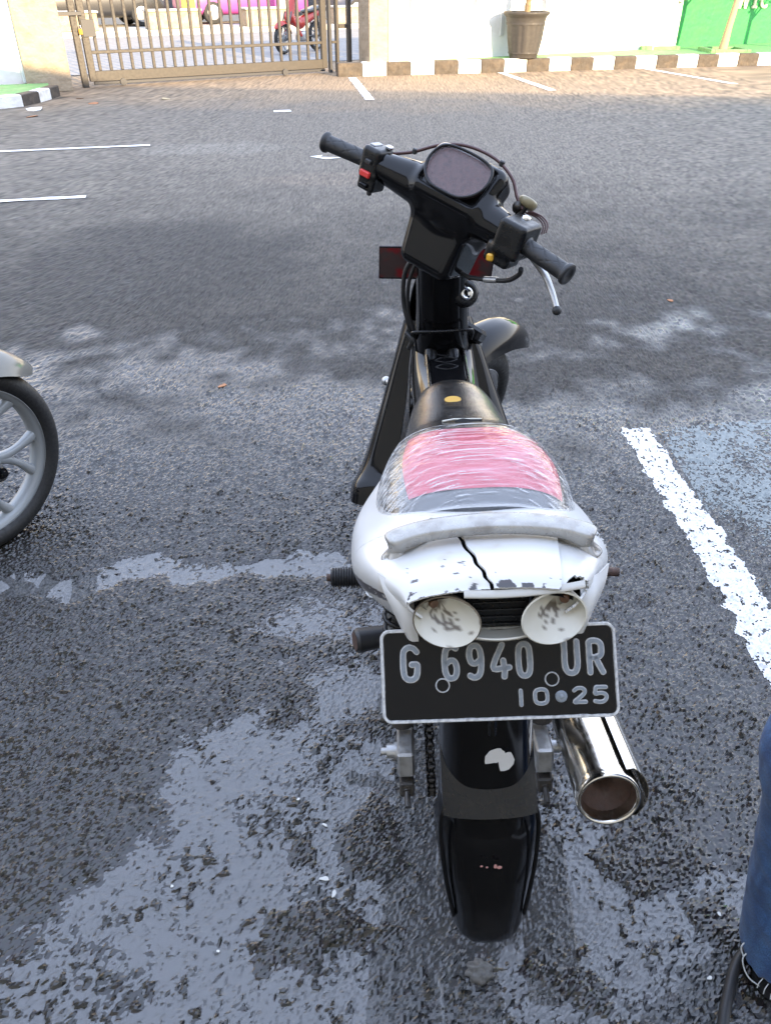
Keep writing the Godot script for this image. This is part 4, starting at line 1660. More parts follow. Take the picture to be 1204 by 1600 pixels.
	mb.prism(disc, 0.0006, Transform3D(Basis(Vector3.RIGHT, -0.24), P(0.012, 0.556, -0.2305)))
	part("sticker", mb, mat("sticker_white", lin(0.5, 0.5, 0.5), 0.4), bike, "torn round white sticker")
	for q in [[0.012, 0.377, 0.0045, 0.003], [0.006, 0.380, 0.003, 0.004], [-0.006, 0.378, 0.002, 0.0015], [-0.014, 0.381, 0.0025, 0.0015]]:
		mb = MB.new()
		var bit := PackedVector2Array()
		for i in 7:
			var an := TAU * i / 7.0
			bit.append(Vector2(cos(an) * q[2], sin(an) * q[3]) * (0.8 + 0.4 * fposmod(i * 0.37, 1.0)))
		mb.prism(bit, 0.0006, Transform3D(Basis(Vector3.RIGHT, -0.13), P(q[0], q[1], -0.2808)))
		part("paint_chip", mb, mat("chip_pink", lin(0.40, 0.20, 0.18), 0.6), bike)
	mb = MB.new()
	mb.box(P(0.002, 0.612, -0.219), Vector3(0.012, 0.030, 0.008), Basis(Vector3.RIGHT, -0.2), 0.003)
	part("mudguard_clip", mb, mats.worn_black, bike)

# ------------------------------------------------------------------ seat with its film wrap
func build_seat(bike: Node3D) -> void:
	var mb := MB.new()
	var rows := seat_rows(-1.0, 1.0, 56, -0.085, 0.563, 80)
	mb.grid(rows)
	var under := []
	for r in rows:
		under.append(PackedVector3Array([r[0], r[r.size() - 1]]))
	mb.grid(under)
	mb.grid([rows[0], PackedVector3Array(Array(rows[0]).map(func(p): return Vector3(p.x, 0.77, p.z)))])
	var seat := part("seat", mb, mats.vinyl, bike)
	# torn slit with pale edge, small orange badge
	mb = MB.new()
	var slit := spline2([Vector2(-0.024, 0.0), Vector2(-0.010, 0.006), Vector2(0.004, 0.003), Vector2(0.024, 0.002), Vector2(0.010, -0.004), Vector2(-0.008, -0.003)], 4, true)
	mb.prism(slit, 0.002, Transform3D(Basis(Vector3.RIGHT, -1.22), seat_pt(0.02, 0.285) + Vector3(0.004, 0.0008, 0)))
	part("torn_slit", mb, mat("slit_black", lin(0.003, 0.003, 0.003), 0.9), seat)
	mb = MB.new()
	mb.tube([seat_pt(-0.12, 0.285) + Vector3(0.0, 0.002, 0), seat_pt(-0.03, 0.294) + Vector3(0, 0.004, 0), seat_pt(0.06, 0.292) + Vector3(0, 0.003, 0), seat_pt(0.14, 0.289) + Vector3(0, 0.002, 0)], 0.0018, 6)
	part("torn_edge", mb, mat("foam", lin(0.45, 0.43, 0.38), 0.9), seat)
	mb = MB.new()
	var oval := PackedVector2Array()
	for i in 24:
		oval.append(Vector2(cos(TAU * i / 24) * 0.0155, sin(TAU * i / 24) * 0.011))
	mb.prism(oval, 0.0022, Transform3D(Basis(Vector3.RIGHT, -1.45), seat_pt(0.0, 0.405) + Vector3(-0.006, 0.0012, 0)), 0.0006)
	part("badge", mb, mat("badge_orange", lin(0.42, 0.24, 0.03), 0.35), seat, "small oval orange badge")
	# pinkish red cloth patch under the film
	noise("film", 1.0, FastNoiseLite.TYPE_SIMPLEX_SMOOTH, 3)
	noise("film2", 1.0, FastNoiseLite.TYPE_SIMPLEX_SMOOTH, 2)
	mb = MB.new()
	var patch := seat_rows(-0.43, 0.60, 70, -0.012, 0.176, 60, func(u, w): return 0.0016 + 0.0006 * nf.film.get_noise_2d(u * 3.0, w * 40.0))
	var crease := func(u: float, w: float, q: Vector3) -> Color:
		var k: float = nf.film.get_noise_2d(u * 2.2 + w * 0.8, w * 26.0)
		var k2: float = nf.film2.get_noise_2d(u * 5.0, w * 60.0 + u * 6.0)
		var c := Color(0.33, 0.010, 0.032).lerp(Color(0.38, 0.03, 0.06), clampf(0.5 + k2, 0, 1))
		return c.lerp(Color(0.42, 0.17, 0.21), smoothstep(0.25, 0.5, k) * 0.6)
	mb.grid(patch, false, null, crease)
	var red := mat("red_cloth", Color.WHITE, 0.6)
	red.vertex_color_use_as_albedo = true
	part("red_patch", mb, red, seat, "pinkish red patch under the film")
	# clear film stretched round the seat, creased
	mb = MB.new()
	var film := seat_rows(-0.90, 0.90, 150, -0.045, 0.186, 110, func(u, w):
		var k: float = nf.film.get_noise_2d(u * 3.0 + 9.0, w * 30.0)
		var k2: float = nf.film2.get_noise_2d(u * 14.0 + w * 5.0, w * 14.0 - u * 8.0)
		var side := smoothstep(0.62, 0.95, absf(u * 2.0 - 1.0))
		return 0.0036 + 0.0017 * absf(k) + 0.0022 * side * absf(k2) + 0.0008 * k2)
	mb.grid(film)
	var fm := mat("clear_film", Color(1, 1, 1, 0.04), 0.08)
	fm.transparency = BaseMaterial3D.TRANSPARENCY_ALPHA
	part("film_wrap", mb, fm, seat, "creased clear film wrapped round the seat")
	# milky creases of the film, bunched at the sides and edges
	mb = MB.new()
	noise("streak", 1.0, FastNoiseLite.TYPE_SIMPLEX_SMOOTH, 3)
	var milk := seat_rows(-0.93, 0.93, 240, -0.047, 0.187, 170, func(u, w): return 0.0062 + 0.0010 * nf.streak.get_noise_2d(u * 9.0, w * 40.0))
	mb.grid(milk, false, null, func(u, w, q):
		var side := smoothstep(0.42, 0.80, absf(u * 2.0 - 1.08))
		var k: float = nf.streak.get_noise_2d(u * 5.0 + 3.0, w * 44.0 + 3.0 * sin(u * 9.0))
		var k2: float = nf.streak.get_noise_2d(u * 9.0 + w * 5.0, w * 44.0 - u * 16.0)
		var a := smoothstep(0.20, 0.55, k) * 0.62
		a = maxf(a, side * smoothstep(-0.25, 0.4, k2) * 0.85)
		a = maxf(a, smoothstep(0.03, 0.0, w) * 0.7)
		a = maxf(a, smoothstep(0.975, 1.0, w) * 0.8)
		a = maxf(a, smoothstep(0.02, 0.0, minf(u, 1.0 - u)) * 0.7)
		return Color(0.50, 0.50, 0.50, clampf(a + 0.02, 0.0, 0.85)))
	var milky := mat("milky_film", Color.WHITE, 0.32)
	milky.vertex_color_use_as_albedo = true
	milky.transparency = BaseMaterial3D.TRANSPARENCY_ALPHA
	part("film_creases", mb, milky, seat)

# ------------------------------------------------------------------ white tail
func tail_net() -> Array:
	var half := [
		[0.26, [[0.085, 0.665], [0.120, 0.690], [0.124, 0.745], [0.075, 0.765], [0.0, 0.770]]],
		[0.14, [[0.105, 0.660], [0.165, 0.695], [0.170, 0.750], [0.085, 0.785], [0.0, 0.787]]],
		[0.04, [[0.118, 0.665], [0.184, 0.715], [0.182, 0.780], [0.09, 0.812], [0.0, 0.815]]],
		[-0.06, [[0.122, 0.690], [0.184, 0.750], [0.178, 0.815], [0.10, 0.848], [0.0, 0.850]]],
		[-0.13, [[0.118, 0.730], [0.170, 0.790], [0.166, 0.842], [0.09, 0.866], [0.0, 0.868]]],
		[-0.19, [[0.106, 0.775], [0.142, 0.825], [0.140, 0.862], [0.078, 0.879], [0.0, 0.882]]],
		[-0.232, [[0.094, 0.824], [0.116, 0.852], [0.112, 0.872], [0.070, 0.885], [0.0, 0.889]]],
		[-0.252, [[0.090, 0.844], [0.106, 0.860], [0.102, 0.870], [0.064, 0.880], [0.0, 0.884]]],
	]
	var net := []
	for q in half:
		var row := []
		for i in 5:
			row.append(P(-q[1][i][0] * 0.92 - 0.005, q[1][i][1], q[0]))
		for i in range(3, -1, -1):
			row.append(P(q[1][i][0] * 0.90 - 0.005, q[1][i][1], q[0]))
		net.append(row)
	return net

func build_tail(bike: Node3D) -> void:
	noise("dirt", 14.0, FastNoiseLite.TYPE_SIMPLEX_SMOOTH, 4)
	noise("chipped", 55.0, FastNoiseLite.TYPE_SIMPLEX_SMOOTH, 3)
	var rows := net_rows(tail_net(), 14, 14)
	var nu: int = rows[0].size()
	var white := Color(0.46, 0.455, 0.44)
	var tone := func(u: float, w: float, q: Vector3) -> Color:
		var c := white
		var dirt: float = nf.dirt.get_noise_3d(q.x, q.y, q.z)
		c = c.lerp(Color(0.36, 0.31, 0.23), 0.5 * smoothstep(0.25, 0.6, dirt))
		var s := -q.z
		if s < -0.05 and absf(q.x) < 0.115:
			c = c.lerp(Color(0.44, 0.29, 0.11), 0.45 * smoothstep(0.08, 0.35, nf.dirt.get_noise_3d(q.x * 1.4, q.y + 5.0, q.z * 1.4)) * smoothstep(-0.16, -0.12, s))
		var ch: float = nf.chipped.get_noise_3d(q.x, q.y, q.z)
		# dark stripe with blue head along the left flank, its paint flaking
		if u < 0.25:
			var st := (u - 0.105 - 0.035 * sin(w * 3.0)) / 0.022
			if w > 0.30 and w < 0.80 and absf(st) < 1.0 - 0.4 * absf(w - 0.55) and ch > -0.35:
				c = Color(0.03, 0.02, 0.022)
			if w > 0.36 and w < 0.44 and u > 0.09 and u < 0.16:
				c = Color(0.03, 0.20, 0.42) if fposmod(u * 40.0 + w * 12.0, 1.0) < 0.6 else Color(0.02, 0.02, 0.025)
		# paint gone along the rear lip
		if w > 0.93 and ch > 0.12 + (0.985 - w) * 5.0:
			c = Color(0.022, 0.018, 0.018)
		if w > 0.72 and w < 0.93 and u < 0.5 and ch > 0.52:
			c = Color(0.04, 0.03, 0.03)
		return c
	# the tail is cracked into a left piece, a taped middle piece and a right piece with a torn corner
	var pick := func(u: float, w: float) -> Vector3:
		var fu := clampf(u, 0.0, 1.0) * (nu - 1)
		var fw := clampf(w, 0.0, 1.0) * (rows.size() - 1)
		var i := mini(int(fu), nu - 2)
		var j := mini(int(fw), rows.size() - 2)
		var a: Vector3 = rows[j][i].lerp(rows[j][i + 1], fu - i)
		var b: Vector3 = rows[j + 1][i].lerp(rows[j + 1][i + 1], fu - i)
		return a.lerp(b, fw - j)
	var cut := func(u0, u1, w0, w1, mu: int, mv: int) -> Array:
		var out := []
		for j in mv + 1:
			var r := PackedVector3Array()
			for i in mu + 1:
				var k := float(i) / mu
				var l := float(j) / mv
				var w := lerpf(w0.call(k), w1.call(k), l)
				r.append(pick.call(lerpf(u0.call(w), u1.call(w), k), w))
			out.append(r)
		return out
	var crack := func(w: float) -> float: return 0.462 + 0.10 * (w - 0.70) + 0.002 * sin(w * 55.0)
	var seam := func(w: float) -> float: return 0.640 + 0.05 * (w - 0.7)
	var jag := func(x: float) -> float: return 0.004 * sin(x * 47.0) + 0.003 * sin(x * 113.0 + 1.0)
	var paint := func(a0, a1, w0, w1) -> Callable:
		return func(k: float, l: float, q: Vector3) -> Color:
			var w := lerpf(w0.call(k), w1.call(k), l)
			return tone.call(lerpf(a0.call(w), a1.call(w), k), w, q)
	var c0 := func(_w): return 0.0
	var c1 := func(_w): return 1.0
	var half_u := func(w): return 0.5 if w < 0.50 else crack.call(w) - 0.002
	var rear := func(k): return 1.0 - 0.012 * absf(nf.chipped.get_noise_2d(k * 0.6, 1.0))
	var mb := MB.new()
	shell(mb, cut.call(c0, half_u, c0, rear, 110, 150), 0.0028, paint.call(c0, half_u, c0, rear))
	part("tail_cover", mb, mats.white_body, bike, "cracked white tail cover, left half")
	mb = MB.new()
	var half_r := func(w): return 0.5 if w < 0.50 else seam.call(w) + 0.005
	var torn := func(k: float) -> float:
		var u := lerpf(0.645, 1.0, k)
		var dip := smoothstep(0.645, 0.70, u) * (1.0 - smoothstep(0.84, 0.93, u))
		return 0.985 - 0.155 * dip + jag.call(k) * 1.5
	shell(mb, cut.call(half_r, c1, c0, torn, 110, 150), 0.0028, paint.call(half_r, c1, c0, torn))
	part("tail_cover", mb, mats.white_body, bike, "white tail cover, right half with a torn corner")
	mb = MB.new()
	var m0 := func(w): return crack.call(w) + 0.002
	var w0 := func(k): return 0.497
	var w1 := func(k): return 0.990 + 0.4 * jag.call(k)
	var lifted := offset_rows(cut.call(m0, seam, w0, w1, 70, 90), 0.0042)
	for r in lifted:
		for i in r.size():
			r[i] += Vector3(0.002, 0.0, 0.003)
	var taped := func(k: float, l: float, q: Vector3) -> Color:
		var c: Color = paint.call(m0, seam, w0, w1).call(k, l, q)
		var ch: float = nf.chipped.get_noise_3d(q.x, q.y, q.z)
		if l > 0.90 and ch > -0.05: return Color(0.02, 0.016, 0.016)
		if l > 0.80 and ch > 0.22: return Color(0.025, 0.018, 0.018)
		return c
	shell(mb, lifted, 0.003, taped)
	part("tail_piece", mb, mats.white_body, bike, "taped white middle piece of the tail, chipped at the rear edge")
	# black inner body under the cover
	mb = MB.new()
	var inner := net_rows(tail_net(), 5, 5)
	mb.grid(offset_rows(inner, -0.012))
	part("tail_liner", mb, mats.worn_black, bike)
	# --- lamp opening: dark box, two cream reflector bowls, lower lip
	mb = MB.new()
	mb.box(P(0.0, 0.843, -0.214), Vector3(0.075, 0.052, 0.058), Basis.IDENTITY, 0.003)
	var lamp := part("lamp_housing", mb, mats.worn_black, bike, "empty black tail lamp housing")
	for i in 4:
		mb = MB.new()
		mb.box(P(0.0, 0.824 + i * 0.011, -0.2440), Vector3(0.06, 0.0022, 0.003), Basis.IDENTITY, 0.0005)
		part("louvre", mb, mats.worn_black, lamp)
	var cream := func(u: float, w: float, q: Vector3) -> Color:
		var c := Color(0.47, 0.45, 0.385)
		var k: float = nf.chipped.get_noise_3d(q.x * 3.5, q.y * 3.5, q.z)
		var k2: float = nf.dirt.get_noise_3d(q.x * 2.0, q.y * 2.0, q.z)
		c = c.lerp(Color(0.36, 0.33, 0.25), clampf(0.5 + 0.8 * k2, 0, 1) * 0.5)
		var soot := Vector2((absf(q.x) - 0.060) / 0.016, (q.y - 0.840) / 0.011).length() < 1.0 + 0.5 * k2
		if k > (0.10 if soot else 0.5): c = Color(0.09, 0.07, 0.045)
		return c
	for sd in [-1.0, 1.0]:
		mb = MB.new()
		# shallow dish: rings from the middle out to the rim
		var dish_front := P(sd * 0.060, 0.847, -0.264)
		var dish_back := P(sd * 0.066, 0.852, -0.232)
		var rr := []
		for j in 15:
			var t := j / 14.0
			var c := dish_back + (dish_front - dish_back) * pow(t, 1.3)
			var r := 0.0002 + 0.0305 * pow(t, 0.55)
			var ring := PackedVector3Array()
			for i in 37:
				var an := TAU * i / 36.0 - PI / 2
				var tilt := Basis(Vector3.UP, sd * 0.22) * Basis(Vector3.RIGHT, -0.42)
				ring.append(c + tilt * Vector3(cos(an) * r * 1.22, sin(an) * r * 0.95, 0))
			rr.append(ring)
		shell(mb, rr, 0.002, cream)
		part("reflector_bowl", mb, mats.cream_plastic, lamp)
		mb = MB.new()
		mb.lathe([[0.0, 0.001], [0.0045, 0.0014], [0.0055, 0.0004], [0.0058, -0.004]], P(sd * 0.073, 0.860, -0.246), P(-sd * 0.5, 0.1, -1), 16)
		part("bulb_socket", mb, mat("amber_brown", lin(0.07, 0.032, 0.014), 0.4), lamp)
	# lower lip of the lamp body
	var lip := []
	for q in [0.0, 0.35, 0.7, 1.0]:
		var row := []
		for i in 11:
			var a := lerpf(-1.0, 1.0, i / 10.0)
			row.append(P(a * 0.066, 0.830 - 0.004 * (1.0 - a * a) - 0.015 * q, -0.255 - 0.018 * (1.0 - a * a) + 0.030 * q * q))
		lip.append(row)
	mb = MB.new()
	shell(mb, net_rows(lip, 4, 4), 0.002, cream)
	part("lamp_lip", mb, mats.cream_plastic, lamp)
	# cloudy upper rim of the lens and the bulb holder
	mb = MB.new()
	var rim := []
	for q in [0.0, 0.5, 1.0]:
		var row := []
		for i in 9:
			var a := lerpf(-0.42, 1.0, i / 8.0)
			row.append(P(a * 0.096, 0.884 - 0.012 * q - 0.004 * a * a, -0.254 + 0.016 * a * a - 0.006 * sin(q * PI)))
		rim.append(row)
	shell(mb, net_rows(rim, 4, 4), 0.002)
	part("lamp_rim", mb, mat("grey_lens", lin(0.42, 0.41, 0.38), 0.2), lamp)
	mb = MB.new()
	mb.lathe([[0.0, 0.0], [0.006, 0.0], [0.008, 0.005], [0.008, 0.009], [0.004, 0.013], [0.0, 0.014]], P(0.006, 0.880, -0.240), P(0, -0.3, -1), 18)
	part("lamp_bulb", mb, mat("bulb_glass", lin(0.07, 0.07, 0.07), 0.08), lamp)
	for x in [-0.018, 0.022]:
		mb = MB.new()
		mb.box(P(x, 0.880, -0.246), Vector3(0.009, 0.010, 0.008), Basis.IDENTITY, 0.002)
		part("contact", mb, mats.chrome, lamp)
	# white legs that hold the lamp at both sides
	for sd in [-1.0, 1.0]:
		mb = MB.new()
		var net := []
		for q in [[0.116, 0.862, -0.205, 0.020], [0.112, 0.848, -0.225, 0.016], [0.106, 0.828, -0.236, 0.012], [0.101, 0.803, -0.238, 0.009]]:
			net.append([P(sd * (q[0] - q[3]), q[1], q[2] - 0.006), P(sd * q[0], q[1], q[2] - 0.004), P(sd * (q[0] + q[3]), q[1] + 0.002, q[2] + 0.014)])
		shell(mb, net_rows(net, 4, 4), 0.003, func(u, w, q): return white)
		part("lamp_leg", mb, mats.white_body, bike)
	# --- cast grab rail
	mb = MB.new()
	var rings := []
	for q in [[-0.110, 0.862, -0.152, 0.010, 0.010], [-0.121, 0.868, -0.163, 0.011, 0.013], [-0.119, 0.880, -0.158, 0.013, 0.013], [-0.090, 0.887, -0.147, 0.015, 0.010], [-0.045, 0.889, -0.139, 0.016, 0.009], [0.0, 0.890, -0.137, 0.016, 0.009], [0.045, 0.889, -0.139, 0.016, 0.009], [0.090, 0.886, -0.147, 0.015, 0.010], [0.119, 0.878, -0.158, 0.013, 0.013], [0.122, 0.866, -0.163, 0.011, 0.013], [0.111, 0.860, -0.152, 0.010, 0.010]]:
		rings.append([P(q[0], q[1], q[2]), q[3], q[4]])
	var ring_list := []
	for i in rings.size():
		var a: Vector3 = rings[maxi(i - 1, 0)][0]
		var b: Vector3 = rings[mini(i + 1, rings.size() - 1)][0]
		var t := (b - a).normalized()
		var fw := t.cross(Vector3.UP).normalized()
		var up := fw.cross(t).normalized()
		ring_list.append(se_ring(rings[i][0], fw * rings[i][1], up * rings[i][2], 3.2, 20))
	loft(mb, ring_list, 5)
	var rail := part("grab_rail", mb, mats.grab_alloy, bike, "worn silver grab rail behind the seat")
	for sd in [-1.0, 1.0]:
		mb = MB.new()
		var rl := []
		for q in [[0.116, 0.864, -0.154, 0.012, 0.008], [0.096, 0.867, -0.140, 0.014, 0.007], [0.075, 0.866, -0.120, 0.016, 0.006], [0.060, 0.852, -0.085, 0.018, 0.006]]:
			rl.append(se_ring(P(sd * q[0], q[1], q[2]), P(-sd * 0.5, 0, -0.8).normalized() * q[3], Vector3(0, q[4], 0), 3.0, 16))
		loft(mb, rl, 4)
		part("rail_arm", mb, mats.grab_alloy, rail)

# ------------------------------------------------------------------ rear number plate
func glyph(c: String) -> Array:
	# strokes in a box 0.6 wide, 1 high
	match c:
		"G": return [[Vector2(0.56, 0.86), Vector2(0.44, 0.97), Vector2(0.26, 1.0), Vector2(0.08, 0.9), Vector2(0.04, 0.7), Vector2(0.04, 0.3), Vector2(0.1, 0.08), Vector2(0.3, 0.0), Vector2(0.5, 0.08), Vector2(0.56, 0.28), Vector2(0.55, 0.46), Vector2(0.36, 0.47)]]
		"6": return [[Vector2(0.54, 0.94), Vector2(0.36, 1.0), Vector2(0.14, 0.92), Vector2(0.05, 0.66), Vector2(0.05, 0.28), Vector2(0.14, 0.06), Vector2(0.3, 0.0), Vector2(0.48, 0.06), Vector2(0.55, 0.27), Vector2(0.48, 0.5), Vector2(0.3, 0.56), Vector2(0.1, 0.46)]]
		"9": return [[Vector2(0.06, 0.06), Vector2(0.24, 0.0), Vector2(0.46, 0.08), Vector2(0.55, 0.34), Vector2(0.55, 0.72), Vector2(0.46, 0.94), Vector2(0.3, 1.0), Vector2(0.12, 0.94), Vector2(0.05, 0.73), Vector2(0.12, 0.5), Vector2(0.3, 0.44), Vector2(0.5, 0.54)]]
		"4": return [[Vector2(0.40, 1.0), Vector2(0.06, 0.3), Vector2(0.40, 0.26), Vector2(0.62, 0.28)], [Vector2(0.42, 0.5), Vector2(0.46, 0.2), Vector2(0.44, 0.0)]]
		"0": return [[Vector2(0.3, 1.0), Vector2(0.12, 0.93), Vector2(0.05, 0.72), Vector2(0.05, 0.28), Vector2(0.12, 0.07), Vector2(0.3, 0.0), Vector2(0.48, 0.07), Vector2(0.55, 0.28), Vector2(0.55, 0.72), Vector2(0.48, 0.93)]]
		"U": return [[Vector2(0.04, 1.0), Vector2(0.04, 0.66), Vector2(0.04, 0.3), Vector2(0.12, 0.07), Vector2(0.3, 0.0), Vector2(0.48, 0.07), Vector2(0.56, 0.3), Vector2(0.56, 0.66), Vector2(0.56, 1.0)]]
		"R": return [[Vector2(0.05, 0.0), Vector2(0.05, 0.4), Vector2(0.05, 0.8), Vector2(0.08, 0.98), Vector2(0.34, 1.0), Vector2(0.52, 0.9), Vector2(0.55, 0.72), Vector2(0.5, 0.54), Vector2(0.3, 0.47), Vector2(0.12, 0.47)], [Vector2(0.3, 0.46), Vector2(0.44, 0.22), Vector2(0.57, 0.0)]]
		"1": return [[Vector2(0.3, 1.0), Vector2(0.3, 0.5), Vector2(0.3, 0.0)]]
		"2": return [[Vector2(0.06, 0.84), Vector2(0.2, 0.98), Vector2(0.42, 0.98), Vector2(0.55, 0.8), Vector2(0.48, 0.56), Vector2(0.24, 0.26), Vector2(0.06, 0.03), Vector2(0.3, 0.02), Vector2(0.57, 0.02)]]
		"5": return [[Vector2(0.55, 0.98), Vector2(0.3, 0.98), Vector2(0.12, 0.97), Vector2(0.09, 0.76), Vector2(0.08, 0.56), Vector2(0.3, 0.6), Vector2(0.5, 0.52), Vector2(0.56, 0.3), Vector2(0.46, 0.07), Vector2(0.26, 0.0), Vector2(0.06, 0.06)]]
	return []

func build_plate(bike: Node3D) -> void:
	var at := Transform3D(Basis(Vector3.RIGHT, deg_to_rad(-40.0)), P(0.000, 0.768, -0.268))
	var rect := func(w: float, h: float, r: float) -> PackedVector2Array:
		var out := PackedVector2Array()
		for q in [[1, 1, 0], [-1, 1, 1], [-1, -1, 2], [1, -1, 3]]:
			for k in 6:
				var an: float = (q[2] + k / 5.0) * PI / 2
				out.append(Vector2(q[0] * (w / 2 - r) + cos(an) * r, q[1] * (h / 2 - r) + sin(an) * r))
		return out
	var mb := MB.new()
	# sheet pressed with shallow dents
	noise("dent", 26.0, FastNoiseLite.TYPE_SIMPLEX_SMOOTH, 2)
	var rows := []
	for j in 31:
		var r := PackedVector3Array()
		for i in 61:
			var x := lerpf(-0.135, 0.135, i / 60.0)
			var y := lerpf(0.0515, -0.0515, j / 30.0)
			r.append(at * Vector3(x, y, 0.0014 + 0.0009 * nf.dent.get_noise_2d(x, y) + 0.0007 * nf.dent.get_noise_2d(x * 3.0, y * 3.0 + 2.0)))
		rows.append(r)
	mb.grid(rows)
	mb.prism(rect.call(0.275, 0.1085, 0.009), 0.0012, at)
	var plate := part("number_plate", mb, mats.plate_black, bike, "black number plate with pale raised figures")
	mb = MB.new()
	mb.stroke(rect.call(0.2715, 0.105, 0.009), 0.0024, 0.0012, 0.0, 0.0034, at, true)
	part("plate_border", mb, mats.plate_white, plate)
	var scale := 1327.0
	var rows1 := [["G", 640, 1031, 30, 58], ["6", 703, 1031, 27, 57], ["9", 741, 1031, 27, 57], ["4", 779, 1031, 32, 57], ["0", 817, 1031, 26, 57], ["U", 889, 1030, 28, 56], ["R", 927, 1030, 28, 56], ["1", 809, 1089, 24, 26], ["0", 840, 1088, 25, 26], ["2", 899, 1088, 23, 26], ["5", 931, 1088, 24, 27]]
	for g in rows1:
		var big: bool = g[4] > 40
		var w: float = 0.0040 if big else 0.0026
		var white := MB.new()
		var fill := MB.new()
		for st in glyph(g[0]):
			var pts := []
			for q in st:
				var px: float = (g[1] - 777.0) / scale + (q.x - 0.3) / 0.6 * (g[3] / scale - 2 * w + (0.004 if big else 0.003))
				var py: float = -(g[2] - 1050.0) / scale + (q.y - 0.5) * (g[4] / scale - 2 * w + 0.002)
				pts.append(Vector2(px, py))
			var closed: bool = g[0] == "0"
			var fine := spline2(pts, 5, closed)
			white.stroke(fine, w, w * 0.78, 0.0012, 0.0032, at, closed)
			fill.stroke(fine, w * 0.62, w * 0.55, 0.0030, 0.0036, at, closed)
		var o := part("character", white, mats.plate_white, plate)
		part("character_face", fill, mats.plate_figure, o)
	mb = MB.new()
	mb.lathe([[0.0, 0.0040], [0.0026, 0.0040], [0.0034, 0.0028], [0.0062, 0.0034], [0.0072, 0.0016]], at * Vector3((871 - 777.0) / scale, -(1089 - 1050.0) / scale, 0), at.basis.z, 18)
	part("character", mb, mats.plate_figure, plate)
	for q in [[689, 1066], [858, 1062]]:
		mb = MB.new()
		var c := at * Vector3((q[0] - 777.0) / scale, -(q[1] - 1050.0) / scale, 0)
		mb.lathe([[0.0, 0.0030], [0.0066, 0.0030]], c, at.basis.z, 24)
		var scw := part("screw", mb, mats.plate_black, plate)
		mb = MB.new()
		mb.lathe([[0.0068, 0.0014], [0.0073, 0.0040], [0.0082, 0.0040], [0.0087, 0.0014]], c, at.basis.z, 28)
		part("screw_ring", mb, mats.plate_white, scw)
	mb = MB.new()
	mb.box(P(0.0, 0.765, -0.225), Vector3(0.16, 0.02, 0.05), Basis(Vector3.RIGHT, deg_to_rad(-40)), 0.003)
	mb.box(P(0.0, 0.780, -0.19), Vector3(0.05, 0.05, 0.07), Basis.IDENTITY, 0.004)
	part("plate_bracket", mb, mats.worn_black, bike)


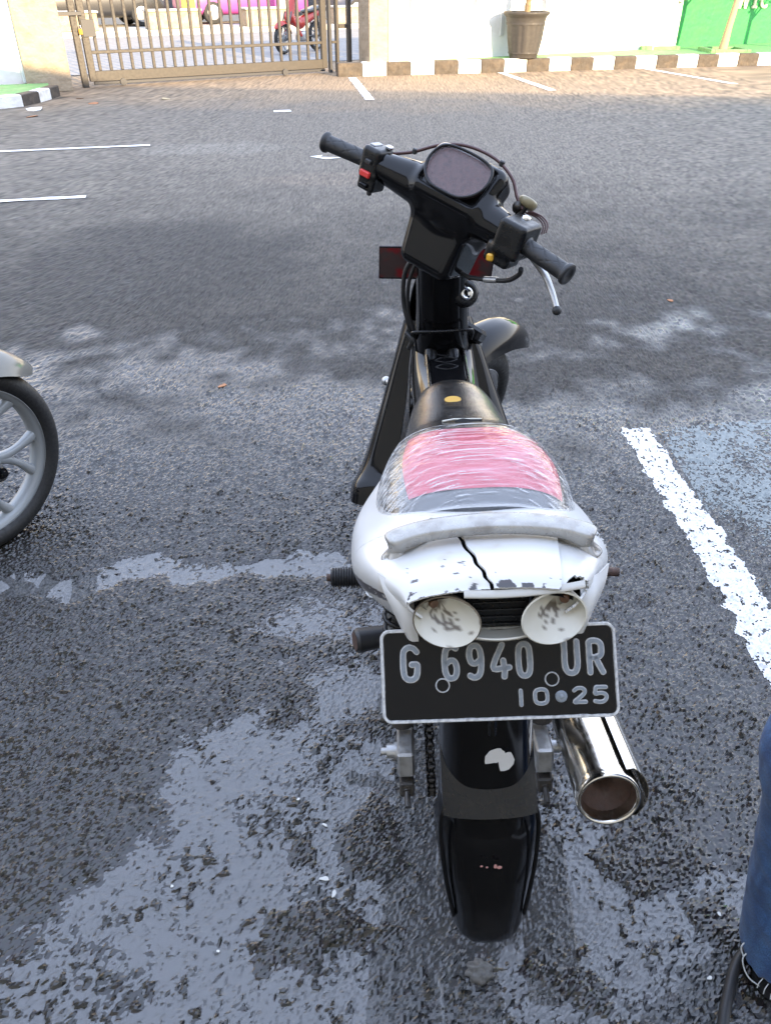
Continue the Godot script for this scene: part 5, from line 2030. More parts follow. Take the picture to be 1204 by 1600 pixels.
# ------------------------------------------------------------------ middle of the bike
func build_frame(bike: Node3D) -> void:
	var mb := MB.new()
	# spine cover from the seat to the steering head
	var rings := []
	for q in [[0.44, 0.62, 0.060, 0.085], [0.56, 0.61, 0.070, 0.085], [0.70, 0.585, 0.078, 0.085], [0.84, 0.58, 0.082, 0.090], [0.95, 0.60, 0.080, 0.105], [1.02, 0.63, 0.070, 0.10]]:
		rings.append(se_ring(P(0.006, q[1], q[0]), Vector3(q[2], 0, 0), P(0, q[3], -0.1 * q[3]), 3.4, 36))
	loft(mb, rings, 6)
	part("spine_cover", mb, mats.gloss_black, bike)
	# sunken tray with pressed ribs on the spine
	var tb := Transform3D(Basis(Vector3.RIGHT, -1.50), P(0.008, 0.676, 0.80))
	mb = MB.new()
	for q in [[-0.045, 0.0, 0.008, 0.22], [0.045, 0.0, 0.008, 0.22], [0.0, 0.106, 0.082, 0.008]]:
		mb.box(tb * Vector3(q[0], q[1], 0.0), Vector3(q[2], q[3], 0.012), tb.basis, 0.003)
	var tray := part("tray_frame", mb, mats.worn_black, bike)
	mb = MB.new()
	mb.box(tb * Vector3(0, 0, -0.003), Vector3(0.08, 0.205, 0.006), tb.basis, 0.002)
	part("tray_floor", mb, mats.gloss_black, tray)
	for k in 3:
		mb = MB.new()
		var loop := []
		for i in 28:
			var an := TAU * i / 28.0
			var r := 0.005 + 0.0025 * cos(an * 2.0) * 0.0
			loop.append(tb * Vector3(cos(an) * 0.026, 0.060 - k * 0.034 + sin(an) * (0.0095 + 0.0035 * cos(2.0 * an + PI)), 0.001))
		mb.tube(loop, 0.0018, 6, false, true)
		part("tray_rib", mb, mats.worn_black, tray)
	# steering neck cover
	mb = MB.new()
	rings = []
	for q in [[0.66, 0.965, 0.072, 0.085], [0.72, 0.925, 0.066, 0.075], [0.78, 0.900, 0.062, 0.068], [0.85, 0.875, 0.060, 0.062], [0.92, 0.845, 0.058, 0.058]]:
		rings.append(se_ring(P(0.003, q[0], q[1]), Vector3(q[2], 0, 0), P(0, 0.2 * q[3], q[3]), 3.0, 32))
	loft(mb, rings, 5)
	part("neck_cover", mb, mats.gloss_black, bike)
	# ignition lock on the right of the neck
	mb = MB.new()
	var kd := P(0.25, 0.35, -1.0).normalized()
	var k0 := P(0.055, 0.838, 0.828)
	mb.lathe([[0.034, -0.03], [0.031, -0.004], [0.027, 0.004], [0.017, 0.006], [0.016, 0.0]], k0, kd, 28)
	var lock := part("ignition_lock", mb, mats.worn_black, bike)
	mb = MB.new()
	mb.lathe([[0.015, 0.002], [0.015, 0.007], [0.012, 0.009], [0.009, 0.009], [0.008, 0.006], [0.0, 0.006]], k0, kd, 24)
	part("lock_ring", mb, mats.chrome, lock)
	mb = MB.new()
	mb.box(k0 + kd * 0.0075, Vector3(0.003, 0.010, 0.003), Basis(kd.cross(Vector3.UP).normalized(), 0.0), 0.0005)
	part("key_slot", mb, mats.plate_black, lock)
	# bag hook wire across the neck
	mb = MB.new()
	mb.tube(spline([P(-0.070, 0.715, 0.86), P(-0.072, 0.742, 0.84), P(-0.06, 0.752, 0.826), P(0.0, 0.753, 0.82), P(0.06, 0.752, 0.826), P(0.072, 0.742, 0.84), P(0.070, 0.715, 0.86)], 4), 0.004, 8)
	part("bag_hook", mb, mats.worn_black, bike)
	# leg shields
	for sd in [-1.0, 1.0]:
		mb = MB.new()
		var net := [
			[P(sd * 0.060, 0.730, 0.955), P(sd * 0.078, 0.728, 0.975), P(sd * 0.086, 0.715, 1.00)],
			[P(sd * 0.078, 0.640, 0.930), P(sd * 0.108, 0.640, 0.950), P(sd * 0.116, 0.620, 0.985)],
			[P(sd * 0.090, 0.550, 0.895), P(sd * 0.138, 0.548, 0.925), P(sd * 0.148, 0.525, 0.965)],
			[P(sd * 0.112, 0.450, 0.850), P(sd * 0.172, 0.448, 0.885), P(sd * 0.186, 0.425, 0.925)],
			[P(sd * 0.138, 0.370, 0.805), P(sd * 0.202, 0.368, 0.840), P(sd * 0.220, 0.352, 0.880)],
			[P(sd * 0.150, 0.345, 0.785), P(sd * 0.225, 0.343, 0.800), P(sd * 0.243, 0.325, 0.845)],
			[P(sd * 0.165, 0.298, 0.762), P(sd * 0.236, 0.300, 0.785), P(sd * 0.252, 0.290, 0.830)],
		]
		shell(mb, net_rows(net, 5, 5), 0.003)
		part("leg_shield", mb, mats.gloss_black, bike)
		# inner wall between shield and spine
		mb = MB.new()
		net = [
			[P(sd * 0.060, 0.725, 0.96), P(sd * 0.062, 0.70, 0.99)],
			[P(sd * 0.076, 0.60, 0.915), P(sd * 0.080, 0.57, 0.97)],
			[P(sd * 0.085, 0.45, 0.85), P(sd * 0.105, 0.43, 0.92)],
			[P(sd * 0.085, 0.33, 0.78), P(sd * 0.14, 0.32, 0.83)],
		]
		shell(mb, net_rows(net, 4, 5), 0.003)
		part("shield_liner", mb, mats.worn_black, bike)
	# small turn lamp stub on the left shield edge
	mb = MB.new()
	mb.lathe([[0.0, 0.0], [0.011, 0.001], [0.013, 0.006], [0.011, 0.014], [0.005, 0.018]], P(-0.146, 0.512, 1.08), P(0.2, 0.3, -1), 18)
	mb.tube([P(-0.145, 0.515, 1.09), P(-0.13, 0.53, 0.975)], 0.005, 8)
	part("shield_bolt", mb, mats.alloy, bike)
	# engine: crank case with side cover, leaning cylinder with fins
	mb = MB.new()
	rings = []
	for q in [[-0.135, 0.05, 0.06], [-0.125, 0.085, 0.10], [-0.06, 0.11, 0.13], [0.06, 0.11, 0.13], [0.125, 0.09, 0.11], [0.135, 0.06, 0.07]]:
		rings.append(se_ring(P(q[0], 0.30, 0.52), Vector3(0, q[1], 0), P(0, 0, q[2]), 3.0, 28))
	loft(mb, rings, 4)
	var eng := part("engine", mb, mats.alloy, bike)
	mb = MB.new()
	mb.lathe([[0.045, 0.0], [0.045, 0.17], [0.03, 0.18]], P(0, 0.32, 0.62), P(0, 0.18, 1), 24)
	var cyl := part("cylinder", mb, mats.alloy, eng)
	for i in 6:
		mb = MB.new()
		mb.box(P(0, 0.325 + i * 0.0042, 0.65 + i * 0.023), Vector3(0.13, 0.12, 0.004), Basis(Vector3.RIGHT, 0.18), 0.001)
		part("fin", mb, mats.alloy, cyl)
	# frame tubes under the seat
	for sd in [-1.0, 1.0]:
		mb = MB.new()
		mb.tube(spline([P(0.02 * sd, 0.72, 0.92), P(sd * 0.05, 0.56, 0.66), P(sd * 0.085, 0.60, 0.40), P(sd * 0.09, 0.68, 0.10), P(sd * 0.07, 0.78, -0.16)], 5), 0.016, 12)
		part("frame_tube", mb, mats.worn_black, bike)
		mb = MB.new()
		mb.tube(spline([P(sd * 0.085, 0.62, 0.34), P(sd * 0.10, 0.45, 0.38), P(sd * 0.11, 0.30, 0.44)], 5), 0.014, 10)
		part("frame_tube", mb, mats.worn_black, bike)
	# inner rear mudguard over the wheel
	mb = MB.new()
	var net := []
	for i in 9:
		var an := lerpf(-0.95, 1.2, i / 8.0)
		var row := []
		for k in 7:
			var a := lerpf(-1.2, 1.2, k / 6.0)
			var r := 0.325 + 0.03 * cos(a) - 0.03
			row.append(P(0.065 * sin(a) / sin(1.2), 0.283 + cos(an) * r, sin(an) * r))
		net.append(row)
	shell(mb, net_rows(net, 3, 3), 0.003)
	part("inner_mudguard", mb, mats.worn_black, bike)
	# rider's foot bar with ribbed rubbers, shift pedal
	mb = MB.new()
	mb.tube([P(-0.19, 0.268, 0.50), P(0.19, 0.268, 0.50)], 0.010, 10)
	part("foot_bar", mb, mats.greasy, bike)
	for sd in [-1.0, 1.0]:
		mb = MB.new()
		var prof := [[0.0, 0.0], [0.012, 0.0]]
		for i in 17:
			var l := 0.006 + i * 0.0062
			prof.append([0.0235, l])
			prof.append([0.0235, l + 0.0028])
			prof.append([0.0200, l + 0.0032])
			prof.append([0.0200, l + 0.0060])
		prof.append([0.014, 0.112])
		prof.append([0.0, 0.113])
		mb.lathe(prof, P(sd * 0.175, 0.282, 0.50), P(sd, 0.02, 0.02), 26)
		var peg := part("foot_peg", mb, mats.rubber, bike)
		mb = MB.new()
		mb.lathe_hard([[0.0, 0.108], [0.009, 0.108], [0.009, 0.122], [0.0, 0.122]], P(sd * 0.175, 0.282, 0.50), P(sd, 0.02, 0.02), 12)
		part("peg_tip", mb, mats.rusty, peg)
	mb = MB.new()
	mb.tube(spline([P(-0.13, 0.25, 0.62), P(-0.175, 0.262, 0.60), P(-0.178, 0.258, 0.53), P(-0.185, 0.256, 0.48)], 4), 0.006, 8)
	var ped := part("shift_pedal", mb, mats.alloy, bike)
	mb = MB.new()
	mb.lathe_hard([[0.0, -0.004], [0.019, -0.004], [0.021, 0.0], [0.021, 0.006], [0.0, 0.007]], P(-0.186, 0.262, 0.478), P(-0.1, 0.8, -0.5), 20)
	for i in 5:
		mb.box(P(-0.186, 0.262, 0.478) + P(-0.1, 0.8, -0.5).normalized() * 0.0074 + P(0, -0.5, -0.8).normalized() * (i - 2) * 0.0065, Vector3(0.026, 0.002, 0.0028), Basis(Vector3.RIGHT, 0.55), 0.0004)
	part("pedal_pad", mb, mat("pale_metal", lin(0.50, 0.49, 0.46), 0.4, 0.3), ped)
	# passenger pegs folded up, with six sided rubbers
	for sd in [-1.0, 1.0]:
		mb = MB.new()
		var a := P(sd * 0.128, 0.362, 0.225)
		var b := P(sd * 0.214, 0.374, 0.196)
		var ax := (b - a).normalized()
		var L := a.distance_to(b)
		mb.lathe_hard([[0.0, 0.0], [0.017, 0.0], [0.021, 0.012], [0.0255, L - 0.006], [0.022, L], [0.0, L]], a, ax, 6)
		var peg := part("passenger_peg", mb, mats.rubber, bike)
		mb = MB.new()
		mb.lathe_hard([[0.021, L + 0.0004], [0.0, L + 0.0008]], a, ax, 6)
		part("peg_tip", mb, mats.rusty, peg)
		mb = MB.new()
		mb.box(P(sd * 0.124, 0.362, 0.228), Vector3(0.02, 0.03, 0.04), Basis.IDENTITY, 0.003)
		mb.tube([P(sd * 0.122, 0.36, 0.23), P(sd * 0.115, 0.30, 0.30)], 0.011, 8)
		part("peg_bracket", mb, mats.alloy, peg)
	# main stand
	for sd in [-1.0, 1.0]:
		mb = MB.new()
		mb.tube(spline([P(sd * 0.08, 0.24, 0.34), P(sd * 0.10, 0.12, 0.27), P(sd * 0.13, 0.012, 0.235)], 4), 0.010, 8)
		mb.box(P(sd * 0.135, 0.008, 0.23), Vector3(0.03, 0.008, 0.06), Basis.IDENTITY, 0.002)
		part("stand_leg", mb, mats.greasy, bike)

# ------------------------------------------------------------------ steering: fork, wheel, handlebar
func build_front(bike: Node3D) -> void:
	var axle := P(0, 0.283, 1.235)
	wheel(bike, "front_wheel", axle, 0.036, steer, true)
	var mb: MB
	for sd in [-1.0, 1.0]:
		mb = MB.new()
		mb.xf = steer
		var a := P(sd * 0.078, 0.275, 1.235)
		var up := P(0, 0.895, -0.446)
		mb.tube([a - up * 0.02, a + up * 0.02, a + up * 0.22, a + up * 0.225], [0.018, 0.024, 0.024, 0.020], 16)
		mb.tube([a + up * 0.2, a + up * 0.50], 0.015, 14)
		part("fork_leg", mb, mats.alloy, bike)
	mb = MB.new()
	mb.xf = steer
	mb.box(P(0, 0.72, 1.005), Vector3(0.20, 0.035, 0.05), Basis(Vector3.RIGHT, -0.46), 0.008)
	part("fork_yoke", mb, mats.worn_black, bike)
	# front mudguard with a pointed tip
	mb = MB.new()
	mb.xf = steer
	var net := []
	for q in [[-72.0, 0.046, 0.020, 0.320], [-45.0, 0.056, 0.036, 0.330], [-15.0, 0.066, 0.050, 0.348], [8.0, 0.070, 0.058, 0.362], [26.0, 0.066, 0.056, 0.372], [40.0, 0.054, 0.044, 0.380], [49.0, 0.032, 0.024, 0.386], [53.0, 0.008, 0.006, 0.389]]:
		var an := deg_to_rad(q[0])
		var row := []
		for k in 9:
			var t := lerpf(-1.0, 1.0, k / 8.0)
			var r: float = q[3] - q[2] * pow(absf(t), 2.4)
			row.append(axle + P(q[1] * t, cos(an) * r, sin(an) * r))
		net.append(row)
	shell(mb, net_rows(net, 4, 5), 0.003)
	part("front_mudguard", mb, mats.gloss_black, bike)
	# --- handlebar cowl as one moulded shell
	var f := func(p: Vector3) -> float:
		var q := Vector3(absf(p.x), p.y, p.z)
		var d := sd_cap(q, P(0.0, 1.050, 0.825), P(0.182, 1.052, 0.795), 0.056, 0.029)
		d = smin(d, sd_ell(p, P(0.0, 1.020, 0.870), Vector3(0.098, 0.082, 0.080)), 0.03)
		# pod round the dial
		var b := Basis(Vector3.RIGHT, 0.75) * (p - P(0.010, 1.082, 0.826))
		d = smin(d, sd_box(b, Vector3(0.092, 0.062, 0.040), 0.026), 0.014)
		# straight back panel down to the neck
		var w := clampf((p.y - 0.90) / 0.18, 0.0, 1.0)
		var c := Basis(Vector3.RIGHT, 0.10) * (p - P(0.004, 0.990, 0.838))
		d = smin(d, sd_box(c, Vector3(0.068 + 0.014 * w, 0.098, 0.060), 0.022), 0.018)
		# recess for the dial
		var h := Basis(Vector3.RIGHT, 0.75) * (p - P(0.010, 1.1095, 0.7965))
		d = maxf(d, -sd_box(h, Vector3(0.074, 0.046, 0.010), 0.010))
		return d
	mb = MB.new()
	mb.xf = steer
	sdf(mb, f, Vector3(-0.225, 0.86, -0.965), Vector3(0.225, 1.19, -0.70), 0.0046)
	var cowl := part("handlebar_cowl", mb, mats.gloss_black, bike)
	# dial face under a clouded lens
	var face := Transform3D(Basis(Vector3.RIGHT, -0.75), P(0.010, 1.1045, 0.8025))
	var outline := spline2([Vector2(-0.072, 0.004), Vector2(-0.062, 0.034), Vector2(-0.030, 0.045), Vector2(0.030, 0.045), Vector2(0.062, 0.034), Vector2(0.072, 0.004), Vector2(0.062, -0.024), Vector2(0.036, -0.043), Vector2(0.0, -0.046), Vector2(-0.036, -0.043), Vector2(-0.062, -0.024)], 4, true)
	mb = MB.new()
	mb.xf = steer
	mb.prism(outline, 0.003, face.translated_local(Vector3(0, 0, 0.008)))
	var dial_m := mat("dial", lin(0.085, 0.042, 0.040), 0.35)
	weathered(dial_m, 16.0, lin(0.016, 0.010, 0.010), 0.25, 0.45, "dial", 3)
	var dial := part("speedometer", mb, dial_m, cowl, "clouded reddish speedometer dial")
	mb = MB.new()
	mb.xf = steer
	mb.prism(outline, 0.002, face.translated_local(Vector3(0, 0, 0.0155)), 0.0006)
	var lens := mat("scuffed_lens", Color(0.45, 0.38, 0.38, 0.10), 0.10, 0.0, 0.2)
	lens.transparency = BaseMaterial3D.TRANSPARENCY_ALPHA
	part("dial_lens", mb, lens, dial)
	mb = MB.new()
	mb.xf = steer
	var rimp := []
	for q in outline:
		rimp.append(face * Vector3(q.x * 1.03, q.y * 1.04, 0.016))
	mb.tube(rimp, 0.0032, 8, false, true)
	part("dial_bezel", mb, mats.gloss_black, dial)
	# headlight lens on the far side
	mb = MB.new()
	mb.xf = steer
	mb.lathe([[0.0, 0.016], [0.04, 0.012], [0.066, 0.0], [0.068, -0.012]], P(0, 1.02, 0.942), P(0, -0.1, 1), 32)
	part("headlight", mb, mats.grey_lens, cowl)
	# rubber moulding wire along the far edge of the cowl with clips
	mb = MB.new()
	mb.xf = steer
	mb.tube(spline([P(-0.168, 1.080, 0.815), P(-0.13, 1.098, 0.832), P(-0.085, 1.128, 0.858), P(-0.03, 1.146, 0.872), P(0.04, 1.148, 0.874), P(0.095, 1.132, 0.866), P(0.125, 1.108, 0.855), P(0.15, 1.092, 0.848)], 5), 0.0035, 8)
	var wire := part("edge_cable", mb, mat("red_brown_cable", lin(0.05, 0.016, 0.014), 0.45), cowl)
	for q in [P(-0.128, 1.100, 0.833), P(0.06, 1.146, 0.872)]:
		mb = MB.new()
		mb.xf = steer
		mb.box(q, Vector3(0.010, 0.012, 0.010), Basis.IDENTITY, 0.002)
		part("cable_clip", mb, mats.rubber, wire)
	# --- grips with moulded pattern
	for sd in [-1.0, 1.0]:
		mb = MB.new()
		mb.xf = steer
		var g0 := P(sd * 0.215, 1.052, 0.788)
		var g1 := P(sd * 0.322, 1.048, 0.774)
		var ax := (g1 - g0).normalized()
		var L := g0.distance_to(g1)
		var prof := [[0.0, -0.012], [0.0215, -0.012], [0.0225, -0.004], [0.0175, 0.002]]
		for i in 40:
			prof.append([0.0168 + 0.0006 * float(i) / 40.0, 0.004 + (L - 0.014) * i / 39.0])
		prof.append_array([[0.0185, L - 0.008], [0.0215, L - 0.005], [0.0220, L], [0.0205, L + 0.003], [0.013, L + 0.003], [0.012, L + 0.0005], [0.0, L]])
		var pat := func(an: float, al: float, r: float) -> float:
			if al < 0.006 or al > L - 0.014: return 0.0
			var w := sin(an * 2.0 + al * 90.0)
			return -0.0012 if absf(w) < 0.10 or absf(sin(an * 2.0 - al * 60.0)) < 0.06 else 0.0
		mb.lathe(prof, g0, ax, 72, pat)
		part("grip", mb, mats.rubber, bike)
		# steel bar inside
		mb = MB.new()
		mb.xf = steer
		mb.tube([P(sd * 0.15, 1.052, 0.797), g0], 0.011, 12)
		part("handlebar_tube", mb, mats.alloy, bike)
	# --- left switch box
	mb = MB.new()
	mb.xf = steer
	var sw := func(p: Vector3) -> float:
		var d := sd_box(p - P(-0.190, 1.056, 0.792), Vector3(0.024, 0.032, 0.030), 0.010)
		d = smin(d, sd_box(p - P(-0.187, 1.018, 0.788), Vector3(0.022, 0.020, 0.024), 0.006), 0.006)
		return d
	sdf(mb, sw, Vector3(-0.225, 0.985, -0.835), Vector3(-0.155, 1.105, -0.745), 0.0028)
	var lsw := part("switch_box", mb, mats.worn_black, bike)
	for q in [[P(-0.189, 1.034, 0.7605), Vector3(0.027, 0.013, 0.010), "red_button", mat("button_red", lin(0.50, 0.025, 0.02), 0.4)], [P(-0.187, 1.060, 0.7605), Vector3(0.016, 0.010, 0.008), "toggle", mats.rubber], [P(-0.187, 1.010, 0.762), Vector3(0.020, 0.008, 0.010), "toggle", mats.plate_black], [P(-0.184, 0.994, 0.785), Vector3(0.010, 0.016, 0.010), "toggle", mats.rubber], [P(-0.201, 1.0885, 0.794), Vector3(0.014, 0.003, 0.030), "label_strip", mat("silver_strip", lin(0.30, 0.30, 0.31), 0.35)], [P(-0.174, 1.091, 0.805), Vector3(0.014, 0.008, 0.014), "top_bolt", mats.chrome]]:
		mb = MB.new()
		mb.xf = steer
		mb.box(q[0], q[1], Basis.IDENTITY, 0.002)
		part(q[2], mb, q[3], lsw)
	# --- right throttle box
	mb = MB.new()
	mb.xf = steer
	var th := func(p: Vector3) -> float:
		var d := sd_box(p - P(0.184, 1.055, 0.794), Vector3(0.032, 0.036, 0.037), 0.010)
		d = smin(d, sd_box(p - P(0.170, 1.018, 0.790), Vector3(0.030, 0.022, 0.028), 0.008), 0.008)
		d = smin(d, sd_cap(p, P(0.168, 1.062, 0.82), P(0.160, 1.070, 0.845), 0.020, 0.016), 0.01)
		return d
	sdf(mb, th, Vector3(0.125, 0.985, -0.880), Vector3(0.230, 1.11, -0.740), 0.0028)
	var rsw := part("throttle_box", mb, mats.worn_black, bike)
	mb = MB.new()
	mb.xf = steer
	mb.box(P(0.160, 1.008, 0.7605), Vector3(0.015, 0.015, 0.010), Basis(Vector3.BACK, 0.3), 0.003)
	part("starter_button", mb, mat("button_yellow", lin(0.55, 0.30, 0.02), 0.4), rsw)
	mb = MB.new()
	mb.xf = steer
	mb.lathe([[0.0, 0.006], [0.004, 0.006], [0.005, 0.007], [0.010, 0.006], [0.010, 0.0]], P(0.180, 1.089, 0.815), P(0, 1, 0), 18)
	part("top_bolt", mb, mats.chrome, rsw)
	# mirror clamp left on the bar, with its loose disc and wires
	mb = MB.new()
	mb.lathe([[0.0, -0.010], [0.016, -0.009], [0.020, -0.002], [0.021, 0.004], [0.018, 0.008], [0.0, 0.011]], P(0.172, 1.046, 0.752), P(0.55, 0.75, 0.35), 28)
	var clamp_o := part("mirror_clamp", mb, mat("olive_cap", lin(0.20, 0.17, 0.10), 0.3), bike)
	mb = MB.new()
	mb.lathe([[0.0, 0.011], [0.008, 0.010], [0.0095, 0.0], [0.009, -0.014]], P(0.150, 1.042, 0.748), P(-0.1, 0.5, -0.8), 20)
	part("clamp_nut", mb, mats.greasy, clamp_o)
	mb = MB.new()
	mb.tube([P(0.150, 1.02, 0.745), P(0.168, 1.042, 0.750)], 0.008, 10)
	part("clamp_stem", mb, mats.worn_black, clamp_o)
	for k in 3:
		mb = MB.new()
		var o := Vector3(0.004 * k, 0.002 * k, 0.003 * k)
		mb.tube(spline([P(0.168, 1.030, 0.745) + o, P(0.190, 1.022, 0.732) + o, P(0.200, 1.010, 0.716) + o, P(0.196, 0.996, 0.706) + o], 4), 0.0018, 6)
		part("loose_wire", mb, mats.red_brown_cable, clamp_o)
	# --- brake lever with ball end, hanging below the right grip
	mb = MB.new()
	mb.xf = steer
	var lv := spline([P(0.185, 1.035, 0.835), P(0.22, 1.018, 0.838), P(0.26, 1.005, 0.826), P(0.295, 0.988, 0.808), P(0.322, 0.970, 0.795)], 5)
	var rad := []
	for i in lv.size():
		rad.append(lerpf(0.0085, 0.0058, float(i) / lv.size()))
	mb.tube(lv, rad, 12)
	var lever := part("brake_lever", mb, mats.alloy, bike)
	mb = MB.new()
	mb.xf = steer
	var c := P(0.325, 0.967, 0.793)
	var prof := []
	for i in 11:
		var an := PI * i / 10.0
		prof.append([0.0098 * sin(an), -0.0098 * cos(an)])
	mb.lathe(prof, c, P(1, -0.6, -0.4), 18)
	part("lever_ball", mb, mats.rubber, lever)
	# --- cables
	for q in [[[P(0.03, 0.905, 0.80), P(0.055, 0.893, 0.778), P(0.095, 0.895, 0.745), P(0.130, 0.905, 0.705), P(0.150, 0.925, 0.678), P(0.152, 0.940, 0.668)], 0.0052], [[P(-0.055, 0.925, 0.86), P(-0.082, 0.88, 0.87), P(-0.088, 0.81, 0.875), P(-0.075, 0.745, 0.87), P(-0.055, 0.70, 0.90)], 0.0055], [[P(-0.050, 0.92, 0.86), P(-0.074, 0.86, 0.862), P(-0.078, 0.79, 0.868), P(-0.066, 0.735, 0.865)], 0.0045], [[P(-0.085, 0.742, 0.85), P(-0.072, 0.728, 0.838), P(-0.08, 0.705, 0.845)], 0.006]]:
		mb = MB.new()
		mb.tube(spline(q[0], 6), q[1], 8)
		part("cable", mb, mats.rubber, bike)
	mb = MB.new()
	mb.tube([P(0.088, 0.8945, 0.750), P(0.112, 0.8995, 0.726)], 0.0068, 10)
	part("cable_sleeve", mb, mats.alloy, bike)
	# --- front number plate, its back and edges rusty red
	noise("rustp", 22.0, FastNoiseLite.TYPE_SIMPLEX_SMOOTH, 4)
	var pt := Transform3D(Basis(Vector3.BACK, -0.07) * Basis(Vector3.RIGHT, 0.45), P(-0.006, 0.872, 0.952))
	var rows := []
	for j in 25:
		var r := PackedVector3Array()
		for i in 61:
			r.append(pt * Vector3(lerpf(-0.137, 0.137, i / 60.0), lerpf(0.05, -0.05, j / 24.0), 0.0012 + 0.0006 * nf.rustp.get_noise_2d(i * 0.004, j * 0.004)))
		rows.append(r)
	mb = MB.new()
	shell(mb, rows, 0.0022, func(u, w, q):
		var k: float = nf.rustp.get_noise_3d(q.x, q.y, q.z)
		return Color(0.085, 0.055, 0.055).lerp(Color(0.30, 0.015, 0.022), smoothstep(-0.25, 0.35, k + 1.2 * (0.30 - absf(u - 0.62)))))
	var rp := mat("rusty_plate", Color.WHITE, 0.4)
	rp.vertex_color_use_as_albedo = true
	var fp := part("front_plate", mb, rp, bike, "rusty red back of the front number plate")
	mb = MB.new()
	mb.stroke(PackedVector2Array([Vector2(-0.135, -0.048), Vector2(0.135, -0.048), Vector2(0.135, 0.048), Vector2(-0.135, 0.048)]), 0.0022, 0.0012, 0.0, 0.003, pt, true)
	part("plate_border", mb, mats.worn_black, fp)
	for x in [-0.065, 0.065]:
		mb = MB.new()
		mb.lathe([[0.0, 0.005], [0.003, 0.005], [0.004, 0.001]], pt * Vector3(x, 0.002, 0), pt.basis.z, 10)
		part("screw", mb, mats.chrome, fp)
	mb = MB.new()
	mb.box(P(0.0, 0.872, 0.925), Vector3(0.05, 0.05, 0.05), Basis.IDENTITY, 0.004)
	part("plate_stay", mb, mats.worn_black, fp)
	# front body shield ahead of the neck
	mb = MB.new()
	net = []
	for q in [[0.90, 0.90, 0.035], [0.82, 0.97, 0.062], [0.72, 1.03, 0.075], [0.62, 1.06, 0.070]]:
		net.append([P(-q[2], q[0], q[1] - 0.03), P(-q[2] * 0.6, q[0], q[1]), P(0, q[0], q[1] + 0.012), P(q[2] * 0.6, q[0], q[1]), P(q[2], q[0], q[1] - 0.03)])
	shell(mb, net_rows(net, 4, 4), 0.003)
	part("front_cover", mb, mats.gloss_black, bike)


